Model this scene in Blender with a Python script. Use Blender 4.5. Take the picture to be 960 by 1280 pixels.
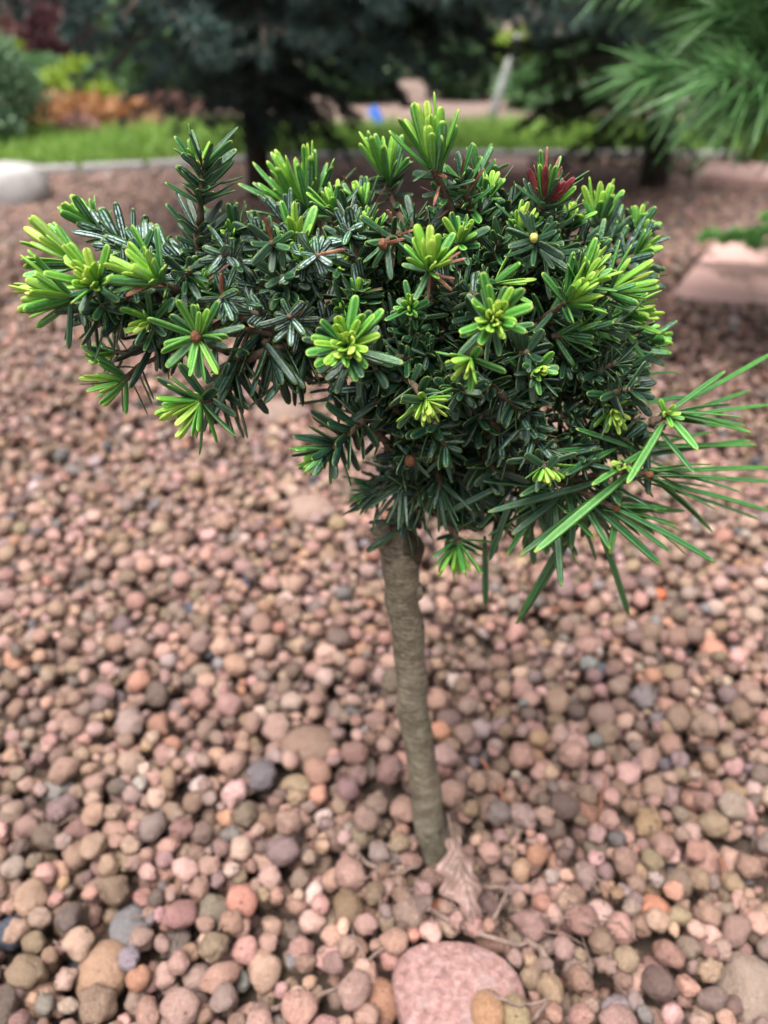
import bpy, math, random
import numpy as np
from mathutils import Vector, Matrix

random.seed(7)
rng = np.random.default_rng(7)
R = math.radians
scene = bpy.context.scene
for o in list(bpy.data.objects):
    bpy.data.objects.remove(o)

# ------------------------------------------------------------------ camera
CAM_H = 0.45
PITCH = R(33.6)
FPX = 962.0
cam_d = bpy.data.cameras.new('camera')
cam = bpy.data.objects.new('camera', cam_d)
scene.collection.objects.link(cam)
cam.location = (0, 0, CAM_H)
cam.rotation_euler = (R(90) - PITCH, 0, 0)
cam_d.sensor_fit = 'VERTICAL'
cam_d.sensor_height = 34.6
cam_d.sensor_width = 25.95
cam_d.lens = 26.0
cam_d.clip_start = 0.01
cam_d.clip_end = 400
cam_d.dof.use_dof = True
cam_d.dof.focus_distance = 0.268
cam_d.dof.aperture_fstop = 26.0 / 3.9
scene.camera = cam

# ------------------------------------------------------------------ sky, sun, exposure
SUN_EL, SUN_AZ = R(72), R(-140)           # azimuth from +Y towards +X
world = bpy.data.worlds.new('World')
scene.world = world
world.use_nodes = True
wn, wl = world.node_tree.nodes, world.node_tree.links
wn.clear()
sky = wn.new('ShaderNodeTexSky')
sky.sky_type = 'NISHITA'
sky.sun_disc = False
sky.sun_elevation = SUN_EL
sky.sun_rotation = SUN_AZ
sky.air_density = 1.0
sky.dust_density = 6.0
sky.ozone_density = 1.0
hs = wn.new('ShaderNodeHueSaturation')     # thin overcast: the sky's blue washed out evenly
hs.inputs['Saturation'].default_value = 0.22
bgn = wn.new('ShaderNodeBackground')
bgn.inputs['Strength'].default_value = 0.05
wo = wn.new('ShaderNodeOutputWorld')
wl.new(sky.outputs[0], hs.inputs['Color'])
wl.new(hs.outputs[0], bgn.inputs['Color'])
wl.new(bgn.outputs[0], wo.inputs['Surface'])

sun_d = bpy.data.lights.new('sun', 'SUN')
sun_d.energy = 1.5
sun_d.angle = R(40)
sun_d.color = (1.0, 0.96, 0.91)
sun = bpy.data.objects.new('sun', sun_d)
scene.collection.objects.link(sun)
sdir = Vector((math.sin(SUN_AZ) * math.cos(SUN_EL), math.cos(SUN_AZ) * math.cos(SUN_EL), math.sin(SUN_EL)))
sun.rotation_euler = sdir.to_track_quat('Z', 'Y').to_euler()
sun.location = (0, 0, 6)

vs = scene.view_settings
vs.view_transform = 'Standard'
vs.look = 'None'
vs.gamma = 1.0
vs.exposure = 2.4
vs.use_curve_mapping = False
scene.cycles.use_denoising = True
scene.cycles.max_bounces = 8

# ------------------------------------------------------------------ design-time helpers
CT, ST = math.cos(PITCH), math.sin(PITCH)
RIGHT = np.array([1.0, 0, 0]); UPV = np.array([0, ST, CT]); FWD = np.array([0, CT, -ST])
CAMP = np.array([0, 0, CAM_H])

def ray(px, py):
    return RIGHT * ((px - 480) / FPX) - UPV * ((py - 640) / FPX) + FWD

def P(px, py, Y):                          # a point at world distance Y
    d = ray(px, py)
    return CAMP + d * (Y / d[1])

def G(px, py, z=0.0):                      # a point at world height z
    d = ray(px, py)
    return CAMP + d * ((z - CAM_H) / d[2])

def depth(p):
    return float(np.dot(np.asarray(p) - CAMP, FWD))

def norm(v):
    v = np.asarray(v, float)
    return v / (np.linalg.norm(v) + 1e-12)

def frame(a):
    a = norm(a)
    ref = np.array([0, 0, 1.0]) if abs(a[2]) < 0.9 else np.array([1.0, 0, 0])
    u = norm(np.cross(ref, a))
    return u, np.cross(a, u)

def lerp(a, b, t):
    return a + (b - a) * t

# ------------------------------------------------------------------ object helpers
def link(o, parent=None):
    scene.collection.objects.link(o)
    if parent is not None:
        o.parent = parent
        o.matrix_parent_inverse = Matrix.Identity(4)
    return o

def mesh_np(name, V, F, mat, smooth=True):
    """V (n,3), F list/array of equal-length faces or list of faces."""
    me = bpy.data.meshes.new(name)
    V = np.asarray(V, dtype=np.float32)
    if isinstance(F, np.ndarray):
        k = F.shape[1]
        me.vertices.add(len(V))
        me.vertices.foreach_set('co', V.ravel())
        me.loops.add(F.size)
        me.loops.foreach_set('vertex_index', F.astype(np.int32).ravel())
        me.polygons.add(len(F))
        me.polygons.foreach_set('loop_start', np.arange(0, F.size, k, dtype=np.int32))
        me.polygons.foreach_set('loop_total', np.full(len(F), k, dtype=np.int32))
        me.update(calc_edges=True)
    else:
        me.from_pydata([tuple(map(float, v)) for v in V], [], [tuple(f) for f in F])
        me.update()
    if smooth and len(me.polygons):
        me.polygons.foreach_set('use_smooth', np.ones(len(me.polygons), dtype=bool))
    if mat:
        me.materials.append(mat)
    return me

def set_col(me, name, C):
    a = me.color_attributes.new(name, 'FLOAT_COLOR', 'POINT')
    a.data.foreach_set('color', np.asarray(C, dtype=np.float32).ravel())

def obj(name, me, parent=None, loc=None):
    o = bpy.data.objects.new(name, me)
    if loc is not None:
        o.location = tuple(map(float, loc))
    return link(o, parent)

def empty(name, loc):
    o = bpy.data.objects.new(name, None)
    o.location = tuple(map(float, loc))
    o.empty_display_size = 0.05
    return link(o)

def tag(o, label=None, cat=None, group=None, kind=None):
    if label: o['label'] = label
    if cat: o['category'] = cat
    if group: o['group'] = group
    if kind: o['kind'] = kind
    return o

def tube(path, radii, seg=10, jitter=0.0, seed=0, closed=True):
    r = np.random.default_rng(seed)
    path = [np.asarray(p, float) for p in path]
    V, F = [], []
    n = len(path)
    u = None
    for i, p in enumerate(path):
        a = norm(path[min(i + 1, n - 1)] - path[max(i - 1, 0)])
        if u is None:
            u, v = frame(a)
        else:
            u = norm(u - a * np.dot(u, a)); v = np.cross(a, u)
        for k in range(seg):
            t = 2 * math.pi * k / seg
            rr = radii[i] * (1 + jitter * r.normal())
            V.append(p + (u * math.cos(t) + v * math.sin(t)) * rr)
    for i in range(n - 1):
        for k in range(seg):
            k2 = (k + 1) % seg
            F.append((i * seg + k, i * seg + k2, (i + 1) * seg + k2, (i + 1) * seg + k))
    if closed:
        V.append(path[0]); V.append(path[-1])
        c0, c1 = len(V) - 2, len(V) - 1
        for k in range(seg):
            k2 = (k + 1) % seg
            F.append((c0, k2, k)); F.append((c1, (n - 1) * seg + k, (n - 1) * seg + k2))
    return np.array(V), F

def bez(p0, p1, p2, n):
    t = np.linspace(0, 1, n)[:, None]
    return (1 - t) ** 2 * p0 + 2 * t * (1 - t) * p1 + t ** 2 * p2

def spline(pts, n):
    """Catmull-Rom through pts (k,d) resampled to n."""
    pts = np.asarray(pts, float)
    ext = np.vstack([2 * pts[0] - pts[1], pts, 2 * pts[-1] - pts[-2]])
    out = []
    m = len(pts) - 1
    for x in np.linspace(0, m - 1e-6, n):
        i = int(x); t = x - i
        a, b, c, d = ext[i], ext[i + 1], ext[i + 2], ext[i + 3]
        out.append(0.5 * (2 * b + (c - a) * t + (2 * a - 5 * b + 4 * c - d) * t * t + (3 * b - a - 3 * c + d) * t ** 3))
    return np.array(out)

def ico(level):
    t = (1 + 5 ** 0.5) / 2
    V = [(-1, t, 0), (1, t, 0), (-1, -t, 0), (1, -t, 0), (0, -1, t), (0, 1, t), (0, -1, -t), (0, 1, -t), (t, 0, -1), (t, 0, 1), (-t, 0, -1), (-t, 0, 1)]
    F = [(0, 11, 5), (0, 5, 1), (0, 1, 7), (0, 7, 10), (0, 10, 11), (1, 5, 9), (5, 11, 4), (11, 10, 2), (10, 7, 6), (7, 1, 8), (3, 9, 4), (3, 4, 2), (3, 2, 6), (3, 6, 8), (3, 8, 9), (4, 9, 5), (2, 4, 11), (6, 2, 10), (8, 6, 7), (9, 8, 1)]
    V = [norm(v) for v in V]
    for _ in range(level):
        cache = {}; F2 = []
        def mid(a, b):
            k = (min(a, b), max(a, b))
            if k not in cache:
                cache[k] = len(V); V.append(norm(V[a] + V[b]))
            return cache[k]
        for a, b, c in F:
            ab, bc, ca = mid(a, b), mid(b, c), mid(c, a)
            F2 += [(a, ab, ca), (b, bc, ab), (c, ca, bc), (ab, bc, ca)]
        F = F2
    return np.array(V), np.array(F, dtype=np.int32)

ICO = [ico(0), ico(1), ico(2), ico(3)]

# ------------------------------------------------------------------ material helpers
def mat_new(name):
    m = bpy.data.materials.new(name)
    m.use_nodes = True
    nt = m.node_tree
    b = nt.nodes['Principled BSDF']
    return m, nt, b

def N(nt, typ, **kw):
    n = nt.nodes.new(typ)
    for k, v in kw.items():
        setattr(n, k, v)
    return n

def L(nt, a, b):
    nt.links.new(a, b)

def ramp(nt, stops, src=None, interp='LINEAR'):
    r = N(nt, 'ShaderNodeValToRGB')
    r.color_ramp.interpolation = interp
    e = r.color_ramp.elements
    while len(e) < len(stops):
        e.new(0.5)
    for i, (p, c) in enumerate(stops):
        e[i].position = p
        e[i].color = (*c, 1) if len(c) == 3 else c
    if src is not None:
        L(nt, src, r.inputs[0])
    return r

def mixc(nt, fac, a, b, mode='MIX'):
    m = N(nt, 'ShaderNodeMix', data_type='RGBA', blend_type=mode)
    for sock, val in ((m.inputs[0], fac), (m.inputs[6], a), (m.inputs[7], b)):
        if hasattr(val, 'is_linked') or hasattr(val, 'links'):
            L(nt, val, sock)
        else:
            sock.default_value = val if not isinstance(val, tuple) else (*val, 1) if len(val) == 3 else val
    return m.outputs[2]

def mth(nt, op, a, b=None, clamp=False):
    m = N(nt, 'ShaderNodeMath', operation=op)
    m.use_clamp = clamp
    for i, v in enumerate((a, b)):
        if v is None: continue
        if hasattr(v, 'links'): L(nt, v, m.inputs[i])
        else: m.inputs[i].default_value = v
    return m.outputs[0]

def noise(nt, scale, detail=4, rough=0.55, vec=None, dist=0.0):
    n = N(nt, 'ShaderNodeTexNoise')
    n.inputs['Scale'].default_value = scale
    n.inputs['Detail'].default_value = detail
    n.inputs['Roughness'].default_value = rough
    n.inputs['Distortion'].default_value = dist
    if vec is not None: L(nt, vec, n.inputs['Vector'])
    return n

def bump(nt, bsdf, height, strength=0.5, dist=0.001):
    b = N(nt, 'ShaderNodeBump')
    b.inputs['Strength'].default_value = strength
    b.inputs['Distance'].default_value = dist
    L(nt, height, b.inputs['Height'])
    L(nt, b.outputs[0], bsdf.inputs['Normal'])
    return b

def maprange(nt, v, a, b, c=0.0, d=1.0, smooth=True):
    m = N(nt, 'ShaderNodeMapRange')
    m.interpolation_type = 'SMOOTHSTEP' if smooth else 'LINEAR'
    for i, x in zip((1, 2, 3, 4), (a, b, c, d)):
        m.inputs[i].default_value = x
    L(nt, v, m.inputs[0])
    return m.outputs[0]

# fir needles: colour from age ('tone'), pale bands on the underside, yellow tips, dead red-brown
def make_needle_mat(name):
    m, nt, b = mat_new(name)
    a1 = N(nt, 'ShaderNodeAttribute', attribute_name='na')
    a2 = N(nt, 'ShaderNodeAttribute', attribute_name='nb')
    s1 = N(nt, 'ShaderNodeSeparateColor'); L(nt, a1.outputs['Color'], s1.inputs[0])
    s2 = N(nt, 'ShaderNodeSeparateColor'); L(nt, a2.outputs['Color'], s2.inputs[0])
    t, across, tone = s1.outputs
    under, stripe, dead = s2.outputs
    geo = N(nt, 'ShaderNodeNewGeometry')
    nz = noise(nt, 260, 3, vec=geo.outputs['Position'])
    nz2 = noise(nt, 900, 2, vec=geo.outputs['Position'])
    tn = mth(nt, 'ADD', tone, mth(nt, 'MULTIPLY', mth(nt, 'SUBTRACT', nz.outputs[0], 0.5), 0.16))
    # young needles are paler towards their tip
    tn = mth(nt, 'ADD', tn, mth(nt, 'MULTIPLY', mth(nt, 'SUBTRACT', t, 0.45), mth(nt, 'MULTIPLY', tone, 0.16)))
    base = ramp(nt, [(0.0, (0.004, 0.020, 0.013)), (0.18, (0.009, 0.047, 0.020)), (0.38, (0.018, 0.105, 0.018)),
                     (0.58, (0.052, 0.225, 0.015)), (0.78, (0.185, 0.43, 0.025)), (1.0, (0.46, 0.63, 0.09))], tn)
    ax = mth(nt, 'ABSOLUTE', mth(nt, 'SUBTRACT', mth(nt, 'MULTIPLY', across, 2.0), 1.0))
    cv_ = N(nt, 'ShaderNodeCombineXYZ'); L(nt, mth(nt, 'MULTIPLY', t, 2.2), cv_.inputs[0]); L(nt, mth(nt, 'MULTIPLY', across, 9.0), cv_.inputs[1]); L(nt, mth(nt, 'MULTIPLY', tone, 60.0), cv_.inputs[2])
    nst = noise(nt, 1.6, 3, 0.6, cv_.outputs[0])
    # margins a little yellower
    edge = maprange(nt, ax, 0.72, 1.0)
    c = mixc(nt, maprange(nt, nst.outputs[0], 0.55, 0.3, 0, 0.5), base.outputs[0], mixc(nt, 1.0, base.outputs[0], (0.5, 0.62, 0.6), 'MULTIPLY'))
    c = mixc(nt, maprange(nt, nst.outputs[0], 0.52, 0.75, 0, 0.3), c, mixc(nt, 1.0, c, (1.7, 1.5, 1.6), 'MULTIPLY'))
    c = mixc(nt, mth(nt, 'MULTIPLY', edge, 0.40), c, (0.15, 0.24, 0.03))
    band = mth(nt, 'MULTIPLY', maprange(nt, ax, 0.16, 0.27), maprange(nt, ax, 0.66, 0.5))
    band = mth(nt, 'MULTIPLY', band, maprange(nt, under, 0.45, 0.75))
    band = mth(nt, 'MULTIPLY', band, maprange(nt, t, 0.95, 0.85))
    band = mth(nt, 'MULTIPLY', band, mth(nt, 'MULTIPLY', stripe, maprange(nt, nz2.outputs[0], 0.25, 0.6)))
    rib = mth(nt, 'MULTIPLY', maprange(nt, ax, 0.22, 0.06), maprange(nt, under, 0.5, 0.2))
    c = mixc(nt, mth(nt, 'MULTIPLY', rib, 0.55), c, mixc(nt, 1.0, c, (0.5, 0.62, 0.6), 'MULTIPLY'))
    shoulder = mth(nt, 'MULTIPLY', mth(nt, 'MULTIPLY', maprange(nt, ax, 0.3, 0.5), maprange(nt, ax, 0.8, 0.6)), maprange(nt, under, 0.5, 0.2))
    c = mixc(nt, mth(nt, 'MULTIPLY', shoulder, mth(nt, 'MULTIPLY', tone, 0.22)), c, (0.62, 0.78, 0.5))
    c = mixc(nt, mth(nt, 'MINIMUM', band, 1.0), c, (0.40, 0.51, 0.53))
    tip = mth(nt, 'MULTIPLY', maprange(nt, t, 0.93, 1.0), mth(nt, 'ADD', 0.12, mth(nt, 'MULTIPLY', tone, 1.1)), True)
    c = mixc(nt, tip, c, (0.34, 0.42, 0.07))
    dn = ramp(nt, [(0.25, (0.07, 0.016, 0.016)), (0.5, (0.16, 0.055, 0.035)), (0.75, (0.34, 0.20, 0.11))], nz.outputs[0])
    c = mixc(nt, dead, c, dn.outputs[0])
    c = mixc(nt, mth(nt, 'GREATER_THAN', stripe, 1.5), c, ramp(nt, [(0.3, (0.10, 0.012, 0.018)), (0.7, (0.26, 0.05, 0.06))], nz.outputs[0]).outputs[0])
    L(nt, c, b.inputs['Base Color'])
    b.inputs['Roughness'].default_value = 0.34
    rr = mth(nt, 'ADD', 0.26, mth(nt, 'MULTIPLY', nz2.outputs[0], 0.22))
    rr = mth(nt, 'ADD', rr, mth(nt, 'MULTIPLY', maprange(nt, tone, 0.3, 0.8), 0.14))
    L(nt, rr, b.inputs['Roughness'])
    b.inputs['Specular IOR Level'].default_value = 0.42
    b.inputs['Subsurface Weight'].default_value = 0.0
    tr = N(nt, 'ShaderNodeBsdfTranslucent')
    L(nt, mixc(nt, 0.35, c, (0.35, 0.55, 0.03)), tr.inputs['Color'])
    mx = N(nt, 'ShaderNodeMixShader')
    L(nt, mth(nt, 'MULTIPLY', maprange(nt, tone, 0.3, 0.9), 0.28), mx.inputs[0])
    L(nt, b.outputs[0], mx.inputs[1]); L(nt, tr.outputs[0], mx.inputs[2])
    L(nt, mx.outputs[0], nt.nodes['Material Output'].inputs['Surface'])
    bump(nt, b, mth(nt, 'ADD', nz2.outputs[0], mth(nt, 'MULTIPLY', nst.outputs[0], 0.8)), 0.4, 0.0005)
    return m

M_NEEDLE = make_needle_mat('fir_needle')

def make_bark(name, c0, c1, c2, scale=120, ringscale=0, rough=0.85):
    m, nt, b = mat_new(name)
    geo = N(nt, 'ShaderNodeNewGeometry')
    n1 = noise(nt, scale, 5, 0.65, geo.outputs['Position'])
    n2 = noise(nt, scale * 0.3, 3, 0.6, geo.outputs['Position'], 0.6)
    n3 = noise(nt, scale * 7, 3, 0.6, geo.outputs['Position'])
    r = ramp(nt, [(0.28, c0), (0.5, c1), (0.72, c2)], n2.outputs[0])
    r2 = ramp(nt, [(0.3, c0), (0.55, c1), (0.75, c2)], n1.outputs[0])
    c = mixc(nt, 0.5, r.outputs[0], r2.outputs[0])
    h = mth(nt, 'ADD', n1.outputs[0], mth(nt, 'MULTIPLY', n3.outputs[0], 0.3))
    if ringscale:
        mp = N(nt, 'ShaderNodeMapping'); L(nt, geo.outputs['Position'], mp.inputs[0])
        mp.inputs['Scale'].default_value = (0.35, 0.35, 1.0)
        n4 = noise(nt, ringscale, 2, 0.5, mp.outputs[0], 0.4)
        ln = mth(nt, 'MULTIPLY', maprange(nt, n4.outputs[0], 0.57, 0.64), maprange(nt, n4.outputs[0], 0.72, 0.65))
        mp2 = N(nt, 'ShaderNodeMapping'); L(nt, geo.outputs['Position'], mp2.inputs[0])
        mp2.inputs['Scale'].default_value = (0.22, 0.22, 1.0)
        n5 = noise(nt, 900, 3, 0.6, mp2.outputs[0], 0.3)
        n6 = noise(nt, 480, 4, 0.7, geo.outputs['Position'], 0.8)
        c = mixc(nt, maprange(nt, n5.outputs[0], 0.5, 0.68, 0, 0.6), c, (0.25, 0.215, 0.165))
        c = mixc(nt, maprange(nt, n5.outputs[0], 0.42, 0.30, 0, 0.7), c, (0.03, 0.022, 0.015))
        c = mixc(nt, maprange(nt, n6.outputs[0], 0.58, 0.68, 0, 0.75), c, (0.27, 0.27, 0.20))
        h = mth(nt, 'ADD', h, mth(nt, 'MULTIPLY', n5.outputs[0], 0.12))
        c = mixc(nt, mth(nt, 'MULTIPLY', ln, 0.35), c, (0.22, 0.18, 0.13))
        h = mth(nt, 'ADD', h, mth(nt, 'MULTIPLY', ln, 0.25))
    L(nt, c, b.inputs['Base Color'])
    b.inputs['Roughness'].default_value = rough
    b.inputs['Specular IOR Level'].default_value = 0.25
    bump(nt, b, h, 0.7, 0.0015)
    return m

M_TRUNK = make_bark('young_bark', (0.036, 0.030, 0.020), (0.11, 0.094, 0.064), (0.26, 0.23, 0.175), 170, 150)
M_SCAR = make_bark('graft_scar', (0.016, 0.012, 0.009), (0.05, 0.038, 0.026), (0.13, 0.11, 0.075), 300)
M_TWIG = make_bark('twig_bark', (0.035, 0.022, 0.015), (0.09, 0.06, 0.04), (0.20, 0.15, 0.115), 420)
M_BUD = make_bark('bud_scale', (0.06, 0.02, 0.012), (0.15, 0.06, 0.03), (0.30, 0.16, 0.08), 900, 0, 0.5)
M_BUDPALE = make_bark('pale_bud', (0.30, 0.28, 0.06), (0.52, 0.46, 0.12), (0.72, 0.66, 0.32), 900, 0, 0.45)
M_DEADTWIG = make_bark('dead_twig', (0.07, 0.045, 0.035), (0.16, 0.11, 0.09), (0.27, 0.20, 0.17), 300)
M_REDNEEDLE = make_bark('dry_pine_needle', (0.11, 0.045, 0.03), (0.20, 0.085, 0.055), (0.30, 0.16, 0.11), 300)
M_BIGBARK = make_bark('conifer_bark', (0.022, 0.016, 0.013), (0.055, 0.042, 0.034), (0.10, 0.08, 0.065), 40)

# pebbles
def make_pebble_mat(name, use_obj):
    m, nt, b = mat_new(name)
    if use_obj:
        oi = N(nt, 'ShaderNodeObjectInfo'); col = oi.outputs['Color']
    else:
        at = N(nt, 'ShaderNodeAttribute', attribute_name='pc'); col = at.outputs['Color']
    geo = N(nt, 'ShaderNodeNewGeometry')
    pos = geo.outputs['Position']
    n1 = noise(nt, 170, 4, 0.6, pos)
    n2 = noise(nt, 1300, 3, 0.65, pos)
    n3 = noise(nt, 420, 4, 0.7, pos, 0.5)
    v = N(nt, 'ShaderNodeTexVoronoi'); v.inputs['Scale'].default_value = 190; L(nt, pos, v.inputs['Vector'])
    c = mixc(nt, maprange(nt, n1.outputs[0], 0.35, 0.75, 0, 0.45), col, mixc(nt, 1.0, col, (0.72, 0.62, 0.55), 'MULTIPLY'))
    c = mixc(nt, maprange(nt, n3.outputs[0], 0.55, 0.75, 0, 0.42), c, mixc(nt, 1.0, c, (1.5, 1.45, 1.42), 'MULTIPLY'))
    c = mixc(nt, maprange(nt, n2.outputs[0], 0.50, 0.66, 0, 0.8), c, mixc(nt, 1.0, c, (0.45, 0.38, 0.36), 'MULTIPLY'))
    pit = mth(nt, 'MULTIPLY', maprange(nt, v.outputs['Distance'], 0.24, 0.12), maprange(nt, n1.outputs[0], 0.55, 0.62))
    c = mixc(nt, mth(nt, 'MULTIPLY', pit, 0.6), c, (0.07, 0.05, 0.045))
    L(nt, c, b.inputs['Base Color'])
    b.inputs['Roughness'].default_value = 0.5
    b.inputs['Specular IOR Level'].default_value = 0.5
    h = mth(nt, 'ADD', mth(nt, 'MULTIPLY', n3.outputs[0], 1.0), mth(nt, 'MULTIPLY', n2.outputs[0], 0.35))
    h = mth(nt, 'SUBTRACT', h, mth(nt, 'MULTIPLY', pit, 0.9))
    bump(nt, b, h, 0.9, 0.0022)
    return m

M_PEB_O = make_pebble_mat('pebble_stone', True)
M_PEB_A = make_pebble_mat('gravel_stone', False)

def make_granite():
    m, nt, b = mat_new('pink_granite')
    geo = N(nt, 'ShaderNodeNewGeometry')
    n1 = noise(nt, 85, 4, 0.65, geo.outputs['Position'], 0.5)
    n2 = noise(nt, 230, 5, 0.72, geo.outputs['Position'], 0.3)
    n3 = noise(nt, 420, 4, 0.7, geo.outputs['Position'])
    c = ramp(nt, [(0.3, (0.15, 0.08, 0.072)), (0.5, (0.29, 0.155, 0.14)), (0.66, (0.37, 0.24, 0.22))], n2.outputs[0]).outputs[0]
    c = mixc(nt, maprange(nt, n1.outputs[0], 0.50, 0.68, 0, 0.5), c, (0.34, 0.25, 0.24))
    c = mixc(nt, maprange(nt, n3.outputs[0], 0.58, 0.68, 0, 0.6), c, (0.19, 0.175, 0.20))
    c = mixc(nt, maprange(nt, n3.outputs[0], 0.36, 0.28, 0, 0.6), c, (0.30, 0.105, 0.10))
    L(nt, c, b.inputs['Base Color'])
    b.inputs['Roughness'].default_value = 0.6
    bump(nt, b, n2.outputs[0], 1.0, 0.004)
    return m
M_GRANITE = make_granite()

def make_ground():
    m, nt, b = mat_new('gritty_ground')
    geo = N(nt, 'ShaderNodeNewGeometry'); pos = geo.outputs['Position']
    n1 = noise(nt, 1.1, 4, 0.6, pos)
    n2 = noise(nt, 60, 5, 0.7, pos)
    v = N(nt, 'ShaderNodeTexVoronoi'); v.inputs['Scale'].default_value = 75; L(nt, pos, v.inputs['Vector'])
    sp = N(nt, 'ShaderNodeSeparateColor'); L(nt, v.outputs['Color'], sp.inputs[0])
    c = ramp(nt, [(0.0, (0.10, 0.066, 0.054)), (0.45, (0.19, 0.128, 0.108)), (0.8, (0.26, 0.175, 0.15)), (1.0, (0.31, 0.24, 0.22))], sp.outputs[0]).outputs[0]
    c = mixc(nt, maprange(nt, n2.outputs[0], 0.35, 0.7, 0, 0.6), c, (0.10, 0.07, 0.055))
    c = mixc(nt, maprange(nt, n1.outputs[0], 0.4, 0.65, 0, 0.35), c, (0.20, 0.14, 0.11))
    L(nt, c, b.inputs['Base Color'])
    b.inputs['Roughness'].default_value = 0.85
    h = mth(nt, 'SUBTRACT', n2.outputs[0], v.outputs['Distance'])
    bump(nt, b, h, 0.8, 0.01)
    return m
M_GROUND = make_ground()

def simple(name, c0, c1, scale, rough=0.8, bmp=0.3, dist=0.002, spec=0.4):
    m, nt, b = mat_new(name)
    geo = N(nt, 'ShaderNodeNewGeometry')
    n1 = noise(nt, scale, 5, 0.62, geo.outputs['Position'])
    c = ramp(nt, [(0.3, c0), (0.7, c1)], n1.outputs[0])
    L(nt, c.outputs[0], b.inputs['Base Color'])
    b.inputs['Roughness'].default_value = rough
    b.inputs['Specular IOR Level'].default_value = spec
    bump(nt, b, n1.outputs[0], bmp, dist)
    return m

def leafy(name, c0, c1, rough=0.5, trans=0.25, spec=0.4, scale=9.0):
    """leaf stuff; a per-vertex random 'pc' red channel varies the colour leaf by leaf"""
    m, nt, b = mat_new(name)
    at = N(nt, 'ShaderNodeAttribute', attribute_name='pc')
    sp = N(nt, 'ShaderNodeSeparateColor'); L(nt, at.outputs['Color'], sp.inputs[0])
    geo = N(nt, 'ShaderNodeNewGeometry')
    n1 = noise(nt, scale, 3, 0.6, geo.outputs['Position'])
    f = mth(nt, 'ADD', mth(nt, 'MULTIPLY', sp.outputs[0], 0.7), mth(nt, 'MULTIPLY', mth(nt, 'SUBTRACT', n1.outputs[0], 0.35), 0.8), True)
    c = ramp(nt, [(0.05, c0), (0.95, c1)], f).outputs[0]
    L(nt, c, b.inputs['Base Color'])
    b.inputs['Roughness'].default_value = rough
    b.inputs['Specular IOR Level'].default_value = spec
    tr = N(nt, 'ShaderNodeBsdfTranslucent'); L(nt, c, tr.inputs['Color'])
    mx = N(nt, 'ShaderNodeMixShader'); mx.inputs[0].default_value = trans
    L(nt, b.outputs[0], mx.inputs[1]); L(nt, tr.outputs[0], mx.inputs[2])
    L(nt, mx.outputs[0], nt.nodes['Material Output'].inputs['Surface'])
    return m

# ================================================================== GROUND
g = obj('ground', mesh_np('ground', [(-70, -20, 0), (70, -20, 0), (70, 120, 0), (-70, 120, 0)], [(0, 1, 2, 3)], M_GROUND, False))
tag(g, 'pinkish brown gravel covered garden ground', None, None, 'structure')
GROUND = g

M_BED = simple('gap_shade_soil', (0.028, 0.02, 0.016), (0.07, 0.05, 0.038), 160, .95, .8, .004, .15)  # soil colour darkened to put shade into the gaps between pebbles
bed = obj('gravel_bed', mesh_np('gravel_bed', [(-.25, .02, .004), (.25, .02, .004), (1.12, 1.62, .004), (-1.12, 1.62, .004)], [(0, 1, 2, 3)], M_BED, False))
tag(bed, 'soil sheet under the pebbles, coloured dark for the shade in the gaps', None, None, 'structure')

# ------------------------------------------------------------------ pebble shapes
def pebble_shape(seed, level, rough=0.16):
    V, F = ICO[level]
    r = np.random.default_rng(seed)
    d = np.zeros(len(V))
    for k in range(7):
        a = r.normal(size=3); a /= np.linalg.norm(a)
        d += r.uniform(0.3, 1.0) * np.cos(V @ a * r.uniform(1.6, 4.6) + r.uniform(0, 6.28)) / 3.2
    s = 1 + rough * d
    # a few worn flats
    for k in range(r.integers(0, 3)):
        a = r.normal(size=3); a /= np.linalg.norm(a)
        h = r.uniform(0.70, 0.9)
        proj = V @ a * s
        s = np.where(proj > h, s * (h + 0.25 * (proj - h)) / np.maximum(proj, 1e-6), s)
    if level > 0:
        for k in range(9):                  # knobbly, pitted skin
            a = r.normal(size=3); a /= np.linalg.norm(a)
            s = s + rough * 0.16 * np.cos(V @ a * r.uniform(5, 9) + r.uniform(0, 6.28))
    sc = np.array([1.0, r.uniform(0.74, 1.0), r.uniform(0.66, 0.92)])
    return V * s[:, None] * sc / sc.mean() * 1.0

NVAR = 22
SHAPES = {lv: [pebble_shape(100 + k, lv, 0.30 if k % 4 == 0 else 0.16) for k in range(NVAR)] for lv in (0, 1, 2)}

PAL = [((0.265, 0.168, 0.136), 28), ((0.315, 0.20, 0.168), 26), ((0.25, 0.163, 0.122), 12), ((0.225, 0.158, 0.145), 9),
       ((0.205, 0.142, 0.10), 6), ((0.38, 0.252, 0.22), 11), ((0.34, 0.178, 0.125), 3), ((0.165, 0.113, 0.095), 9),
       ((0.275, 0.19, 0.128), 3), ((0.06, 0.065, 0.082), .9), ((0.39, 0.315, 0.295), 1.8), ((0.165, 0.148, 0.15), 2.2)]
PALC = np.array([p[0] for p in PAL]) * np.array([1.02, .99, .96]); PALW = np.array([p[1] for p in PAL]); PALW = PALW / PALW.sum()

def pebble_cols(n, r):
    i = r.choice(len(PALC), n, p=PALW)
    c = PALC[i] * r.uniform(0.58, 1.22, (n, 1)) * (1 + r.normal(0, 0.05, (n, 3)))
    return np.clip(c, 0.01, 0.8)

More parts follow.
